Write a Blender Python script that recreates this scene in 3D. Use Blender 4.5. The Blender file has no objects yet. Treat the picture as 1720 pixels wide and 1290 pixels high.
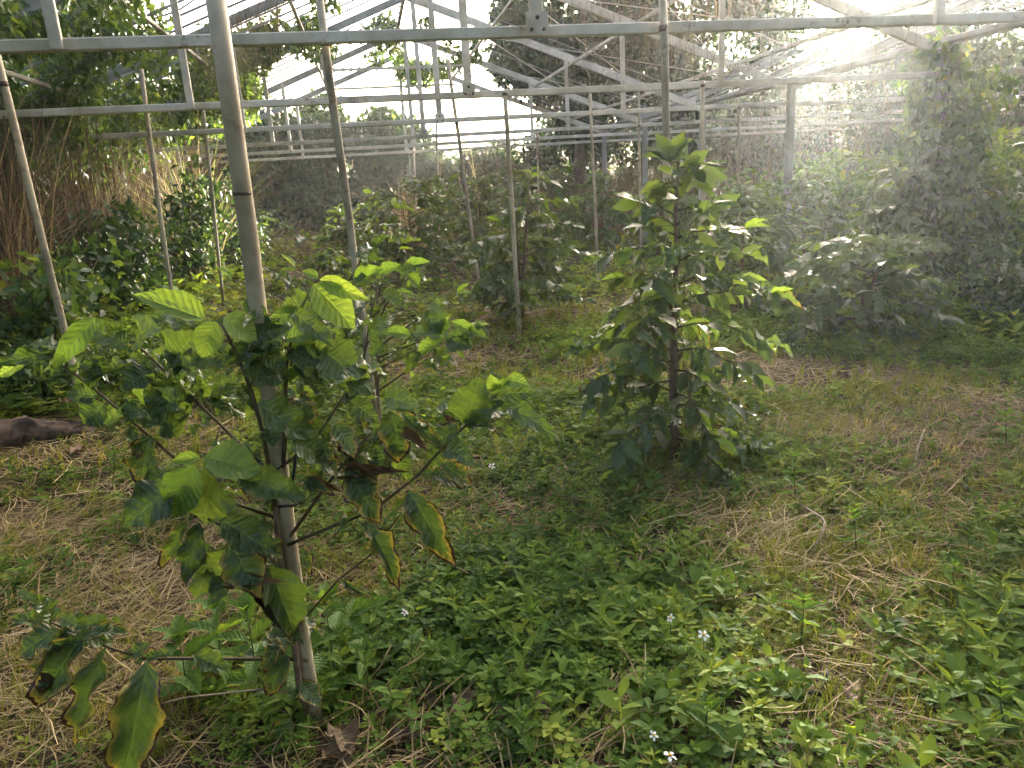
import bpy, math, random
import numpy as np
from mathutils import Vector, Matrix

# ------------------------------------------------------------------ camera, world, sun, exposure
SC = bpy.context.scene
COL = SC.collection
EYE = Vector((0.0, 0.0, 1.6))
FPX, CX, CY = 1240.0, 860.0, 645.0            # focal length and centre in photograph pixels (1720 x 1290)
YAW, PITCH, ROLL = math.radians(9.7), math.radians(15.5), math.radians(3.5)
_f = Vector((math.sin(YAW) * math.cos(PITCH), math.cos(YAW) * math.cos(PITCH), -math.sin(PITCH)))
_r = Vector((math.cos(YAW), -math.sin(YAW), 0.0))
_u = _r.cross(_f)
RIGHT = _r * math.cos(ROLL) + _u * math.sin(ROLL) * -1.0
UP = _u * math.cos(ROLL) + _r * math.sin(ROLL)
# the world's vertical leans to the left going up in the picture
cam_data = bpy.data.cameras.new('camera')
cam_data.sensor_width = 36.0
cam_data.lens = 36.0 * FPX / 1720.0
cam_data.clip_start = 0.05
cam_data.clip_end = 500.0
cam = bpy.data.objects.new('camera', cam_data)
COL.objects.link(cam)
cam.matrix_world = Matrix(((RIGHT.x, UP.x, -_f.x, EYE.x), (RIGHT.y, UP.y, -_f.y, EYE.y),
                           (RIGHT.z, UP.z, -_f.z, EYE.z), (0, 0, 0, 1)))
SC.camera = cam


def ray(px, py):
    return (_f + RIGHT * ((px - CX) / FPX) + UP * ((CY - py) / FPX)).normalized()


def at(px, py, Y):
    d = ray(px, py)
    return EYE + d * ((Y - EYE.y) / d.y)


SUN_DIR = ray(1372, -8)
SUN_EL = math.asin(SUN_DIR.z)
SUN_AZ = math.atan2(SUN_DIR.x, SUN_DIR.y)
world = bpy.data.worlds.new('World')
SC.world = world
world.use_nodes = True
wn = world.node_tree
for n in list(wn.nodes):
    wn.nodes.remove(n)
w_out = wn.nodes.new('ShaderNodeOutputWorld')
w_bg = wn.nodes.new('ShaderNodeBackground')
w_sky = wn.nodes.new('ShaderNodeTexSky')
w_sky.sky_type = 'NISHITA'
w_sky.sun_disc = False
w_sky.sun_elevation = SUN_EL
w_sky.sun_rotation = SUN_AZ
w_sky.air_density = 0.4
w_sky.dust_density = 10.0
w_sky.ozone_density = 0.3
w_bg.inputs['Strength'].default_value = 0.15
wn.links.new(w_sky.outputs[0], w_bg.inputs['Color'])
wn.links.new(w_bg.outputs[0], w_out.inputs['Surface'])

sun_data = bpy.data.lights.new('sun', 'SUN')
sun_data.energy = 4.5
sun_data.angle = math.radians(3.0)    # a hazy sun
sun_data.color = (1.0, 0.93, 0.82)
sun = bpy.data.objects.new('sun', sun_data)
COL.objects.link(sun)
sun.rotation_euler = SUN_DIR.to_track_quat('Z', 'Y').to_euler()

SC.view_settings.view_transform = 'Standard'
SC.view_settings.look = 'None'
SC.view_settings.gamma = 1.0
SC.view_settings.exposure = 3.45
SC.cycles.max_bounces = 6
SC.cycles.diffuse_bounces = 3
SC.cycles.glossy_bounces = 2
SC.cycles.transmission_bounces = 4
SC.cycles.volume_bounces = 0
SC.cycles.use_denoising = True

random.seed(7)
NP = np.random.default_rng(7)
Z = Vector((0, 0, 1))

# ------------------------------------------------------------------ ground height


def gz(x, y):
    h = 0.03 * math.sin(1.7 * x + 0.6 * y) + 0.025 * math.sin(0.9 * y - 1.3 * x + 2.0) + 0.015 * math.sin(4.1 * x) * math.sin(3.3 * y)
    b = min(max((-1.9 - x + 0.1 * (y - 4.0)) / 1.5, 0.0), 1.0) * min(max((y - 2.2) / 1.5, 0), 1)      # weedy bank along the left wall
    h += 0.28 * b * b * (3 - 2 * b)
    r = min(max((x - 2.6 - 0.22 * y) / 3.0, 0.0), 1.0)                # ground rises a little on the right
    return h + 0.15 * r * r


def gz_np(x, y):
    h = 0.03 * np.sin(1.7 * x + 0.6 * y) + 0.025 * np.sin(0.9 * y - 1.3 * x + 2.0) + 0.015 * np.sin(4.1 * x) * np.sin(3.3 * y)
    b = np.clip((-1.9 - x + 0.1 * (y - 4.0)) / 1.5, 0, 1) * np.clip((y - 2.2) / 1.5, 0, 1)
    h = h + 0.28 * b * b * (3 - 2 * b)
    r = np.clip((x - 2.6 - 0.22 * y) / 3.0, 0, 1)
    return h + 0.15 * r * r


def ground(px, py):
    d = ray(px, py)
    z = 0.0
    for _ in range(6):
        p = EYE + d * ((z - EYE.z) / d.z)
        z = gz(p.x, p.y)
    return p

# ------------------------------------------------------------------ materials


def new_mat(name):
    m = bpy.data.materials.new(name)
    m.use_nodes = True
    nt = m.node_tree
    for n in list(nt.nodes):
        nt.nodes.remove(n)
    return m, nt


class NT:
    def __init__(s, nt):
        s.nt = nt

    def n(s, t, **kw):
        x = s.nt.nodes.new(t)
        for k, v in kw.items():
            setattr(x, k, v)
        return x

    def l(s, a, b):
        s.nt.links.new(a, b)

    def val(s, sock, v):
        if isinstance(v, (int, float, tuple, list)):
            sock.default_value = v
        else:
            s.l(v, sock)

    def math(s, op, a, b=None, c=None, clamp=False):
        x = s.n('ShaderNodeMath', operation=op, use_clamp=clamp)
        s.val(x.inputs[0], a)
        if b is not None:
            s.val(x.inputs[1], b)
        if c is not None:
            s.val(x.inputs[2], c)
        return x.outputs[0]

    def mix(s, f, a, b, blend='MIX'):
        x = s.n('ShaderNodeMix', data_type='RGBA', blend_type=blend)
        s.val(x.inputs[0], f)
        s.val(x.inputs[6], a)
        s.val(x.inputs[7], b)
        return x.outputs[2]

    def ramp(s, f, stops):
        x = s.n('ShaderNodeValToRGB')
        s.val(x.inputs[0], f)
        e = x.color_ramp.elements
        while len(e) < len(stops):
            e.new(0.5)
        for i, (p, c) in enumerate(stops):
            e[i].position = p
            e[i].color = (*c, 1)
        return x.outputs[0]

    def noise(s, scale, detail=3, rough=0.55, vec=None, off=None):
        x = s.n('ShaderNodeTexNoise')
        x.inputs['Scale'].default_value = scale
        x.inputs['Detail'].default_value = detail
        x.inputs['Roughness'].default_value = rough
        if vec is not None:
            s.l(vec, x.inputs['Vector'])
        return x.outputs['Fac']

    def smooth(s, v, lo, hi):
        x = s.n('ShaderNodeMapRange', interpolation_type='SMOOTHSTEP')
        s.val(x.inputs[0], v)
        x.inputs[1].default_value = lo
        x.inputs[2].default_value = hi
        return x.outputs[0]


def leaf_shader(k, col, trans, tw, rough, normal=None, spec=0.5):
    """principled leaf with light passing through"""
    p = k.n('ShaderNodeBsdfPrincipled')
    k.val(p.inputs['Base Color'], col)
    k.val(p.inputs['Roughness'], rough)
    p.inputs['Specular IOR Level'].default_value = spec
    t = k.n('ShaderNodeBsdfTranslucent')
    k.val(t.inputs['Color'], trans)
    if normal is not None:
        k.l(normal, p.inputs['Normal'])
        k.l(normal, t.inputs['Normal'])
    mx = k.n('ShaderNodeMixShader')
    mx.inputs[0].default_value = tw
    k.l(p.outputs[0], mx.inputs[1])
    k.l(t.outputs[0], mx.inputs[2])
    o = k.n('ShaderNodeOutputMaterial')
    k.l(mx.outputs[0], o.inputs['Surface'])


def coffee_leaf_mat(name, ramp, trans_ramp, edge=0.0, rough=0.36, tw=0.3, veinmix=0.55, spec=0.5):
    m, nt = new_mat(name)
    k = NT(nt)
    uv = k.n('ShaderNodeUVMap').outputs[0]
    sep = k.n('ShaderNodeSeparateXYZ')
    k.l(uv, sep.inputs[0])
    s = k.math('ABSOLUTE', k.math('MULTIPLY_ADD', sep.outputs[0], 2.0, -1.0))
    v = sep.outputs[1]
    rnd = k.n('ShaderNodeObjectInfo').outputs['Random']
    tc = k.n('ShaderNodeTexCoord').outputs['Object']
    mp = k.n('ShaderNodeVectorMath', operation='ADD')
    k.l(tc, mp.inputs[0])
    cmb = k.n('ShaderNodeCombineXYZ')
    k.l(k.math('MULTIPLY', rnd, 37.0), cmb.inputs[0])
    k.l(k.math('MULTIPLY', rnd, 91.0), cmb.inputs[1])
    k.l(cmb.outputs[0], mp.inputs[1])
    vec = mp.outputs[0]
    nz = k.noise(4.0, 3, 0.6, vec)
    f = k.math('ADD', k.math('MULTIPLY', rnd, 0.75), k.math('MULTIPLY', nz, 0.35), clamp=True)
    col = k.ramp(f, ramp)
    tr = k.ramp(f, trans_ramp)
    # side veins: paler lines sweeping forward from the midrib
    ph = k.math('FRACT', k.math('SUBTRACT', k.math('MULTIPLY', v, 8.5), k.math('MULTIPLY', s, 1.6)))
    tri = k.math('ABSOLUTE', k.math('SUBTRACT', ph, 0.5))
    vein = k.math('SUBTRACT', 1.0, k.smooth(tri, 0.0, 0.09))
    mid = k.math('SUBTRACT', 1.0, k.smooth(s, 0.03, 0.09))
    veins = k.math('MAXIMUM', k.math('MULTIPLY', vein, 0.45), k.math('MULTIPLY', mid, 0.9))
    pale = k.mix(0.5, col, (0.28, 0.36, 0.12, 1))
    col = k.mix(k.math('MULTIPLY', veins, veinmix), col, pale)
    mott = k.noise(14.0, 4, 0.65, vec)
    col = k.mix(k.math('MULTIPLY', k.smooth(mott, 0.42, 0.72), 0.45), col, k.mix(0.5, col, (0.16, 0.19, 0.05, 1)))
    if edge != 0:
        n2 = k.math('ADD', k.math('MULTIPLY', k.noise(2.6, 4, 0.65, vec), 0.75), k.math('MULTIPLY', k.noise(11.0, 4, 0.7, vec), 0.25))
        e = k.math('ADD', k.math('MULTIPLY', k.math('POWER', s, 3.0), 0.5), k.math('MULTIPLY', k.math('POWER', v, 4.0), 0.45))
        e = k.math('ADD', e, k.math('MULTIPLY', k.math('SUBTRACT', n2, 0.45), 1.3))
        e = k.math('ADD', e, edge)
        ye = k.smooth(e, 0.3, 0.6)
        br = k.smooth(e, 0.585, 0.61)
        ycol = (0.26, 0.21, 0.035, 1)
        col = k.mix(ye, col, k.mix(k.math('MULTIPLY', vein, 0.5), ycol, (0.14, 0.19, 0.03, 1)))
        tr = k.mix(ye, tr, (0.36, 0.27, 0.04, 1))
        col = k.mix(br, col, (0.07, 0.03, 0.014, 1))
        tr = k.mix(br, tr, (0.02, 0.008, 0.004, 1))
    # quilted relief between the side veins
    hgt = k.math('ADD', k.math('MULTIPLY', k.math('SINE', k.math('MULTIPLY', ph, math.pi)), 1.0), k.math('MULTIPLY', mid, -1.0))
    bmp = k.n('ShaderNodeBump')
    bmp.inputs['Strength'].default_value = 0.5
    bmp.inputs['Distance'].default_value = 0.005
    k.l(k.math('ADD', hgt, k.math('MULTIPLY', k.noise(9.0, 3, 0.6, vec), 2.2)), bmp.inputs['Height'])
    leaf_shader(k, col, tr, tw, rough, bmp.outputs[0], spec)
    return m


def stuff_mat(name, stops, tstops=None, tw=0.25, rough=0.55, spec=0.35):
    """colour from the per-piece tint attribute"""
    m, nt = new_mat(name)
    k = NT(nt)
    a = k.n('ShaderNodeAttribute', attribute_name='tint')
    col = k.ramp(a.outputs['Fac'], stops)
    tr = k.ramp(a.outputs['Fac'], tstops or [(p, (c[0] * 1.9, c[1] * 1.8, c[2] * 1.0)) for p, c in stops])
    leaf_shader(k, col, tr, tw, rough, None, spec)
    return m


def bark_mat(name, c1, c2, scale=30.0):
    m, nt = new_mat(name)
    k = NT(nt)
    tc = k.n('ShaderNodeTexCoord').outputs['Object']
    n1 = k.noise(scale, 4, 0.6, tc)
    n2 = k.noise(scale * 4, 2, 0.6, tc)
    col = k.mix(k.smooth(n1, 0.35, 0.65), (*c1, 1), (*c2, 1))
    p = k.n('ShaderNodeBsdfPrincipled')
    k.l(col, p.inputs['Base Color'])
    p.inputs['Roughness'].default_value = 0.85
    p.inputs['Specular IOR Level'].default_value = 0.25
    b = k.n('ShaderNodeBump')
    b.inputs['Strength'].default_value = 0.6
    b.inputs['Distance'].default_value = 0.004
    k.l(n2, b.inputs['Height'])
    k.l(b.outputs[0], p.inputs['Normal'])
    o = k.n('ShaderNodeOutputMaterial')
    k.l(p.outputs[0], o.inputs['Surface'])
    return m


def paint_mat(name, base, dirt, rust, rust_lo=0.62, rough=0.6):
    m, nt = new_mat(name)
    k = NT(nt)
    pos = k.n('ShaderNodeNewGeometry').outputs['Position']
    n1 = k.noise(2.3, 5, 0.65, pos)
    n2 = k.noise(14.0, 4, 0.6, pos)
    n3 = k.noise(55.0, 3, 0.6, pos)
    n4 = k.noise(5.0, 4, 0.7, pos)
    col = k.mix(k.smooth(n1, 0.35, 0.7), (*base, 1), (*dirt, 1))
    col = k.mix(k.math('MULTIPLY', k.smooth(n2, 0.5, 0.75), 0.55), col, (*dirt, 1))
    r = k.math('MULTIPLY', k.smooth(n4, rust_lo, rust_lo + 0.1), k.smooth(n3, 0.4, 0.6))
    col = k.mix(k.math('MULTIPLY', r, 0.8), col, (*rust, 1))
    p = k.n('ShaderNodeBsdfPrincipled')
    k.l(col, p.inputs['Base Color'])
    p.inputs['Roughness'].default_value = rough
    p.inputs['Specular IOR Level'].default_value = 0.35
    b = k.n('ShaderNodeBump')
    b.inputs['Strength'].default_value = 0.25
    b.inputs['Distance'].default_value = 0.002
    k.l(n3, b.inputs['Height'])
    k.l(b.outputs[0], p.inputs['Normal'])
    o = k.n('ShaderNodeOutputMaterial')
    k.l(p.outputs[0], o.inputs['Surface'])
    return m


M = {}
M['mature'] = coffee_leaf_mat('coffee_leaf_mature',
                              [(0.0, (0.022, 0.044, 0.016)), (0.5, (0.04, 0.075, 0.022)), (1.0, (0.07, 0.115, 0.028))],
                              [(0.0, (0.08, 0.14, 0.016)), (0.5, (0.14, 0.22, 0.02)), (1.0, (0.22, 0.31, 0.03))], tw=0.3, rough=0.32)
M['young'] = coffee_leaf_mat('coffee_leaf_young',
                             [(0.0, (0.06, 0.12, 0.02)), (0.5, (0.1, 0.18, 0.026)), (1.0, (0.17, 0.25, 0.035))],
                             [(0.0, (0.16, 0.28, 0.025)), (0.5, (0.26, 0.4, 0.035)), (1.0, (0.4, 0.52, 0.05))], tw=0.4, rough=0.33, veinmix=0.22)
M['old'] = coffee_leaf_mat('coffee_leaf_old',
                           [(0.0, (0.02, 0.045, 0.015)), (0.5, (0.035, 0.07, 0.02)), (1.0, (0.06, 0.1, 0.025))],
                           [(0.0, (0.06, 0.11, 0.015)), (0.5, (0.1, 0.17, 0.02)), (1.0, (0.16, 0.24, 0.025))], edge=0.11, tw=0.3, rough=0.42)
M['dead'] = coffee_leaf_mat('leaf_dead_brown',
                            [(0.0, (0.03, 0.014, 0.008)), (0.5, (0.07, 0.035, 0.016)), (1.0, (0.14, 0.08, 0.04))],
                            [(0.0, (0.06, 0.02, 0.008)), (0.5, (0.1, 0.045, 0.015)), (1.0, (0.2, 0.1, 0.04))], tw=0.12, rough=0.7)
M['dryleaf'] = coffee_leaf_mat('leaf_dry_tan',
                               [(0.0, (0.13, 0.075, 0.04)), (0.5, (0.2, 0.125, 0.07)), (1.0, (0.3, 0.2, 0.12))],
                               [(0.0, (0.2, 0.1, 0.04)), (0.5, (0.25, 0.14, 0.06)), (1.0, (0.3, 0.18, 0.08))], tw=0.12, rough=0.75)
M['weedleaf'] = coffee_leaf_mat('weed_leaf_green',
                                [(0.0, (0.035, 0.085, 0.018)), (0.5, (0.06, 0.13, 0.024)), (1.0, (0.1, 0.18, 0.03))],
                                [(0.0, (0.11, 0.22, 0.02)), (0.5, (0.18, 0.31, 0.026)), (1.0, (0.28, 0.4, 0.035))], tw=0.34, rough=0.6, veinmix=0.35, spec=0.18)
M['petal'] = stuff_mat('petal_white', [(0, (0.75, 0.75, 0.7)), (1, (0.8, 0.8, 0.76))], [(0, (0.8, 0.8, 0.7)), (1, (0.8, 0.8, 0.7))], 0.3, 0.6)
M['floret'] = stuff_mat('floret_yellow', [(0, (0.55, 0.32, 0.03)), (1, (0.6, 0.4, 0.04))], None, 0.1, 0.7)
M['weeds'] = stuff_mat('ground_cover_green',
                       [(0.0, (0.026, 0.056, 0.012)), (0.35, (0.062, 0.125, 0.02)), (0.7, (0.115, 0.19, 0.026)), (1.0, (0.22, 0.27, 0.04))],
                       [(0.0, (0.11, 0.16, 0.014)), (0.35, (0.22, 0.3, 0.02)), (0.7, (0.34, 0.42, 0.025)), (1.0, (0.52, 0.52, 0.045))], 0.36, 0.7, 0.12)
M['grass'] = stuff_mat('grass_green',
                       [(0.0, (0.075, 0.095, 0.016)), (0.5, (0.15, 0.18, 0.026)), (0.8, (0.23, 0.23, 0.045)), (1.0, (0.38, 0.31, 0.11))],
                       None, 0.35, 0.7, 0.1)
M['straw'] = stuff_mat('straw_dry',
                       [(0.0, (0.08, 0.052, 0.024)), (0.3, (0.2, 0.14, 0.062)), (0.7, (0.38, 0.28, 0.13)), (1.0, (0.56, 0.44, 0.23))],
                       [(0.0, (0.1, 0.06, 0.02)), (0.3, (0.24, 0.16, 0.06)), (0.7, (0.4, 0.28, 0.11)), (1.0, (0.55, 0.42, 0.2))], 0.2, 0.7, 0.2)
M['reed'] = stuff_mat('reed_dry',
                      [(0.0, (0.045, 0.035, 0.024)), (0.4, (0.12, 0.095, 0.06)), (0.75, (0.25, 0.2, 0.125)), (1.0, (0.1, 0.13, 0.04))],
                      [(0.0, (0.08, 0.055, 0.03)), (0.4, (0.2, 0.15, 0.08)), (0.75, (0.38, 0.28, 0.14)), (1.0, (0.24, 0.3, 0.06))], 0.35, 0.7, 0.2)
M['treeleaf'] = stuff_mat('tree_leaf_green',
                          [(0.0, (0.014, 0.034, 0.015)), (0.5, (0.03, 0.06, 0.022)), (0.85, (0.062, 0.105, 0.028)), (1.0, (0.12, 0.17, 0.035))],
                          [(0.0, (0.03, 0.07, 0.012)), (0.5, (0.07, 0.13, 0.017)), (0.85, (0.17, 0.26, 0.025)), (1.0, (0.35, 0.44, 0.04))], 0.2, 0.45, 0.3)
M['innerleaf'] = stuff_mat('coffee_leaf_inner',
                          [(0.0, (0.024, 0.042, 0.012)), (0.5, (0.05, 0.08, 0.018)), (0.85, (0.09, 0.12, 0.025)), (1.0, (0.17, 0.15, 0.03))],
                          [(0.0, (0.08, 0.14, 0.018)), (0.5, (0.15, 0.23, 0.024)), (0.85, (0.25, 0.34, 0.035)), (1.0, (0.35, 0.34, 0.04))], 0.34, 0.4, 0.4)
M['vineleaf'] = stuff_mat('vine_leaf_green',
                          [(0.0, (0.02, 0.05, 0.015)), (0.5, (0.05, 0.1, 0.025)), (0.85, (0.1, 0.17, 0.035)), (1.0, (0.2, 0.24, 0.05))],
                          [(0.0, (0.06, 0.12, 0.015)), (0.5, (0.13, 0.22, 0.022)), (0.85, (0.28, 0.38, 0.035)), (1.0, (0.5, 0.5, 0.06))], 0.34, 0.45)
M['bark'] = bark_mat('coffee_bark', (0.11, 0.078, 0.05), (0.2, 0.15, 0.1))
M['twig'] = bark_mat('coffee_twig', (0.06, 0.045, 0.022), (0.1, 0.075, 0.04))
M['greentwig'] = bark_mat('green_twig', (0.06, 0.08, 0.03), (0.09, 0.1, 0.04))
M['treebark'] = bark_mat('tree_bark', (0.06, 0.05, 0.04), (0.11, 0.09, 0.07), 8)
M['deadwood'] = bark_mat('dead_wood', (0.035, 0.025, 0.018), (0.11, 0.075, 0.05), 14)
M['palewood'] = bark_mat('pale_stick', (0.2, 0.15, 0.1), (0.32, 0.26, 0.18), 20)
M['steel'] = paint_mat('painted_steel', (0.62, 0.58, 0.48), (0.36, 0.32, 0.23), (0.17, 0.085, 0.045), 0.57)
M['darksteel'] = paint_mat('dark_grey_steel', (0.3, 0.3, 0.27), (0.17, 0.16, 0.13), (0.12, 0.07, 0.045), 0.6)  # darker grey for left-slope rafters, columns, ridge, eave and gutter
M['bar'] = paint_mat('glazing_bar_steel', (0.3, 0.3, 0.28), (0.16, 0.13, 0.11), (0.12, 0.065, 0.04), 0.55)
M['bolt'] = paint_mat('rusty_bolt', (0.09, 0.06, 0.045), (0.06, 0.04, 0.03), (0.12, 0.06, 0.03), 0.5)
M['pipe'] = paint_mat('grey_pipe', (0.44, 0.38, 0.26), (0.19, 0.15, 0.09), (0.14, 0.08, 0.045), 0.55, 0.65)
M['blackplastic'] = bark_mat('black_plastic', (0.012, 0.012, 0.014), (0.03, 0.03, 0.032), 40)

# soil
m_soil, nt = new_mat('soil_and_litter')
k = NT(nt)
pos = k.n('ShaderNodeNewGeometry').outputs['Position']
n1 = k.noise(1.1, 4, 0.6, pos)
n2 = k.noise(9.0, 5, 0.65, pos)
n3 = k.noise(60.0, 3, 0.7, pos)
col = k.mix(k.smooth(n2, 0.35, 0.65), (0.03, 0.02, 0.013, 1), (0.085, 0.058, 0.034, 1))
col = k.mix(k.math('MULTIPLY', k.smooth(n1, 0.4, 0.65), 0.6), col, (0.06, 0.06, 0.025, 1))
col = k.mix(k.math('MULTIPLY', k.smooth(n3, 0.5, 0.7), 0.5), col, (0.17, 0.12, 0.065, 1))
p = k.n('ShaderNodeBsdfPrincipled')
k.l(col, p.inputs['Base Color'])
p.inputs['Roughness'].default_value = 0.95
p.inputs['Specular IOR Level'].default_value = 0.15
b = k.n('ShaderNodeBump')
b.inputs['Strength'].default_value = 0.9
b.inputs['Distance'].default_value = 0.03
k.l(n3, b.inputs['Height'])
k.l(b.outputs[0], p.inputs['Normal'])
o = k.n('ShaderNodeOutputMaterial')
k.l(p.outputs[0], o.inputs['Surface'])
M['soil'] = m_soil

# ------------------------------------------------------------------ object helpers


def link(name, mesh, parent=None, **props):
    ob = bpy.data.objects.new(name, mesh)
    COL.objects.link(ob)
    if parent is not None:
        ob.parent = parent
    for a, v in props.items():
        ob[a] = v
    return ob


def thing(name, label, cat, loc=(0, 0, 0), group=None):
    ob = link(name, None, None, label=label, category=cat)
    ob.empty_display_size = 0.1
    ob.location = loc
    if group:
        ob['group'] = group
    return ob


def mesh_from(name, V, F, mat, smooth=True):
    me = bpy.data.meshes.new(name)
    me.from_pydata([tuple(v) for v in V], [], F)
    me.materials.append(M[mat])
    if smooth:
        me.polygons.foreach_set('use_smooth', [True] * len(me.polygons))
    me.update()
    return me


def tube_data(pts, radii, sides=6, cap=True):
    pts = [Vector(q) for q in pts]
    V, F = [], []
    n = len(pts)
    ref = None
    for i, q in enumerate(pts):
        t = (pts[min(i + 1, n - 1)] - pts[max(i - 1, 0)]).normalized()
        if ref is None:
            ref = t.cross(Vector((0.3, 0.9, 0.2)))
            if ref.length < 1e-3:
                ref = t.cross(Vector((1, 0, 0)))
        ref = (ref - t * ref.dot(t)).normalized()
        bi = t.cross(ref)
        for j in range(sides):
            a = 2 * math.pi * j / sides
            V.append(q + (ref * math.cos(a) + bi * math.sin(a)) * radii[i])
    for i in range(n - 1):
        for j in range(sides):
            j2 = (j + 1) % sides
            F.append((i * sides + j, i * sides + j2, (i + 1) * sides + j2, (i + 1) * sides + j))
    if cap:
        F.append(tuple(range(sides - 1, -1, -1)))
        F.append(tuple((n - 1) * sides + j for j in range(sides)))
    return V, F


def tube(name, pts, radii, mat, parent=None, sides=6, origin=None, **props):
    if isinstance(radii, (int, float)):
        radii = [radii] * len(pts)
    if origin is not None:
        pts = [Vector(q) - origin for q in pts]
    V, F = tube_data(pts, radii, sides)
    return link(name, mesh_from(name, V, F, mat), parent, **props)


def bar_data(p, q, w, h, side=None):
    """box section bar from p to q, w across (horizontal), h deep, edges chamfered"""
    p, q = Vector(p), Vector(q)
    t = (q - p).normalized()
    sx = side if side is not None else t.cross(Z)
    if sx.length < 1e-3:
        sx = Vector((1, 0, 0))
    sx = (sx - t * sx.dot(t)).normalized()
    sz = sx.cross(t).normalized()
    c = min(w, h) * 0.14
    prof = [(-w / 2 + c, -h / 2), (w / 2 - c, -h / 2), (w / 2, -h / 2 + c), (w / 2, h / 2 - c),
            (w / 2 - c, h / 2), (-w / 2 + c, h / 2), (-w / 2, h / 2 - c), (-w / 2, -h / 2 + c)]
    V = [p + sx * a + sz * b_ for a, b_ in prof] + [q + sx * a + sz * b_ for a, b_ in prof]
    F = [(j, (j + 1) % 8, 8 + (j + 1) % 8, 8 + j) for j in range(8)] + [tuple(range(7, -1, -1)), tuple(range(8, 16))]
    return V, F


def bar(name, p, q, w, h, mat, parent=None, side=None, **props):
    V, F = bar_data(p, q, w, h, side)
    return link(name, mesh_from(name, V, F, mat, False), parent, **props)


def field(P, seed, freq, n=7):
    """smooth pseudo-noise of points, about -1..1"""
    r = np.random.default_rng(seed)
    K = r.normal(size=(n, P.shape[1])) * freq
    ph = r.uniform(0, 6.28, n)
    return np.sin(P @ K.T + ph).sum(1) / math.sqrt(n) * 0.8


class Batch:
    """many small pieces gathered into one mesh with a tint per piece"""

    def __init__(s):
        s.V, s.F, s.T, s.n = [], [], [], 0

    def add(s, tv, tf, R, pos, tint, tvt=None):
        # tv (n,3), tf (m,3) triangles, R (k,3,3), pos (k,3), tint (k,)
        tv = np.asarray(tv, float)
        tf = np.asarray(tf, int)
        k_ = len(pos)
        if k_ == 0:
            return
        v = np.einsum('kij,nj->kni', R, tv) + pos[:, None, :]
        f = tf[None] + (np.arange(k_) * len(tv))[:, None, None] + s.n
        tt = np.repeat(tint[:, None], len(tv), 1)
        if tvt is not None:
            tt = np.clip(tt + np.asarray(tvt)[None], 0, 1)
        s.V.append(v.reshape(-1, 3))
        s.F.append(f.reshape(-1, 3))
        s.T.append(tt.reshape(-1))
        s.n += k_ * len(tv)

    def raw(s, v, f, t):
        s.V.append(v)
        s.F.append(f + s.n)
        s.T.append(t)
        s.n += len(v)

    def build(s, name, mat, parent=None, smooth=False, **props):
        V = np.concatenate(s.V)
        F = np.concatenate(s.F)
        T = np.concatenate(s.T)
        me = bpy.data.meshes.new(name)
        me.vertices.add(len(V))
        me.vertices.foreach_set('co', V.astype(np.float32).ravel())
        me.loops.add(len(F) * 3)
        me.loops.foreach_set('vertex_index', F.astype(np.int32).ravel())
        me.polygons.add(len(F))
        me.polygons.foreach_set('loop_start', np.arange(0, len(F) * 3, 3, dtype=np.int32))
        if smooth:
            me.polygons.foreach_set('use_smooth', np.ones(len(F), bool))
        a = me.attributes.new('tint', 'FLOAT', 'POINT')
        a.data.foreach_set('value', np.clip(T, 0, 1).astype(np.float32))
        me.materials.append(M[mat])
        me.update(calc_edges=True)
        return link(name, me, parent, **props)


def rot_z(a):
    c, s_ = np.cos(a), np.sin(a)
    R = np.zeros((len(a), 3, 3))
    R[:, 0, 0] = c
    R[:, 0, 1] = -s_
    R[:, 1, 0] = s_
    R[:, 1, 1] = c
    R[:, 2, 2] = 1
    return R


def rand_frames(rng, n, up_bias=0.0, down=0.0, scale=1.0, sx=1.0):
    """random leaf frames: y along the leaf, z the normal"""
    y = rng.normal(size=(n, 3))
    y[:, 2] -= down
    y /= np.linalg.norm(y, axis=1)[:, None]
    z = rng.normal(size=(n, 3))
    z[:, 2] += up_bias
    z -= y * (z * y).sum(1)[:, None]
    z /= np.linalg.norm(z, axis=1)[:, None] + 1e-9
    x = np.cross(y, z)
    R = np.stack([x * sx, y, z], 2)
    sc = scale if np.ndim(scale) else np.full(n, scale)
    return R * np.asarray(sc)[:, None, None]


# leaf pieces used inside foliage masses (triangles)
LEAF4_V = np.array([[0, 0, 0], [-0.24, 0.42, 0.05], [0, 0.45, -0.02], [0.24, 0.42, 0.05], [0, 1.0, -0.12]])
LEAF4_F = np.array([[0, 2, 1], [0, 3, 2], [1, 2, 4], [2, 3, 4]])
LEAF2_V = np.array([[0, 0, 0], [-0.25, 0.45, 0.05], [0.25, 0.45, 0.05], [0, 1.0, -0.1]])
LEAF2_F = np.array([[0, 2, 1], [1, 2, 3]])
LEAF8_V = np.array([[0, 0, 0], [-0.17, 0.25, 0.04], [0, 0.27, 0], [0.17, 0.25, 0.04], [-0.2, 0.58, 0.03], [0, 0.6, -0.02],
                    [0.2, 0.58, 0.03], [0, 1.0, -0.16]])
LEAF8_F = np.array([[0, 2, 1], [0, 3, 2], [1, 2, 5], [1, 5, 4], [2, 3, 6], [2, 6, 5], [4, 5, 7], [5, 6, 7]])

# ------------------------------------------------------------------ coffee leaf shapes (shared meshes)


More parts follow.
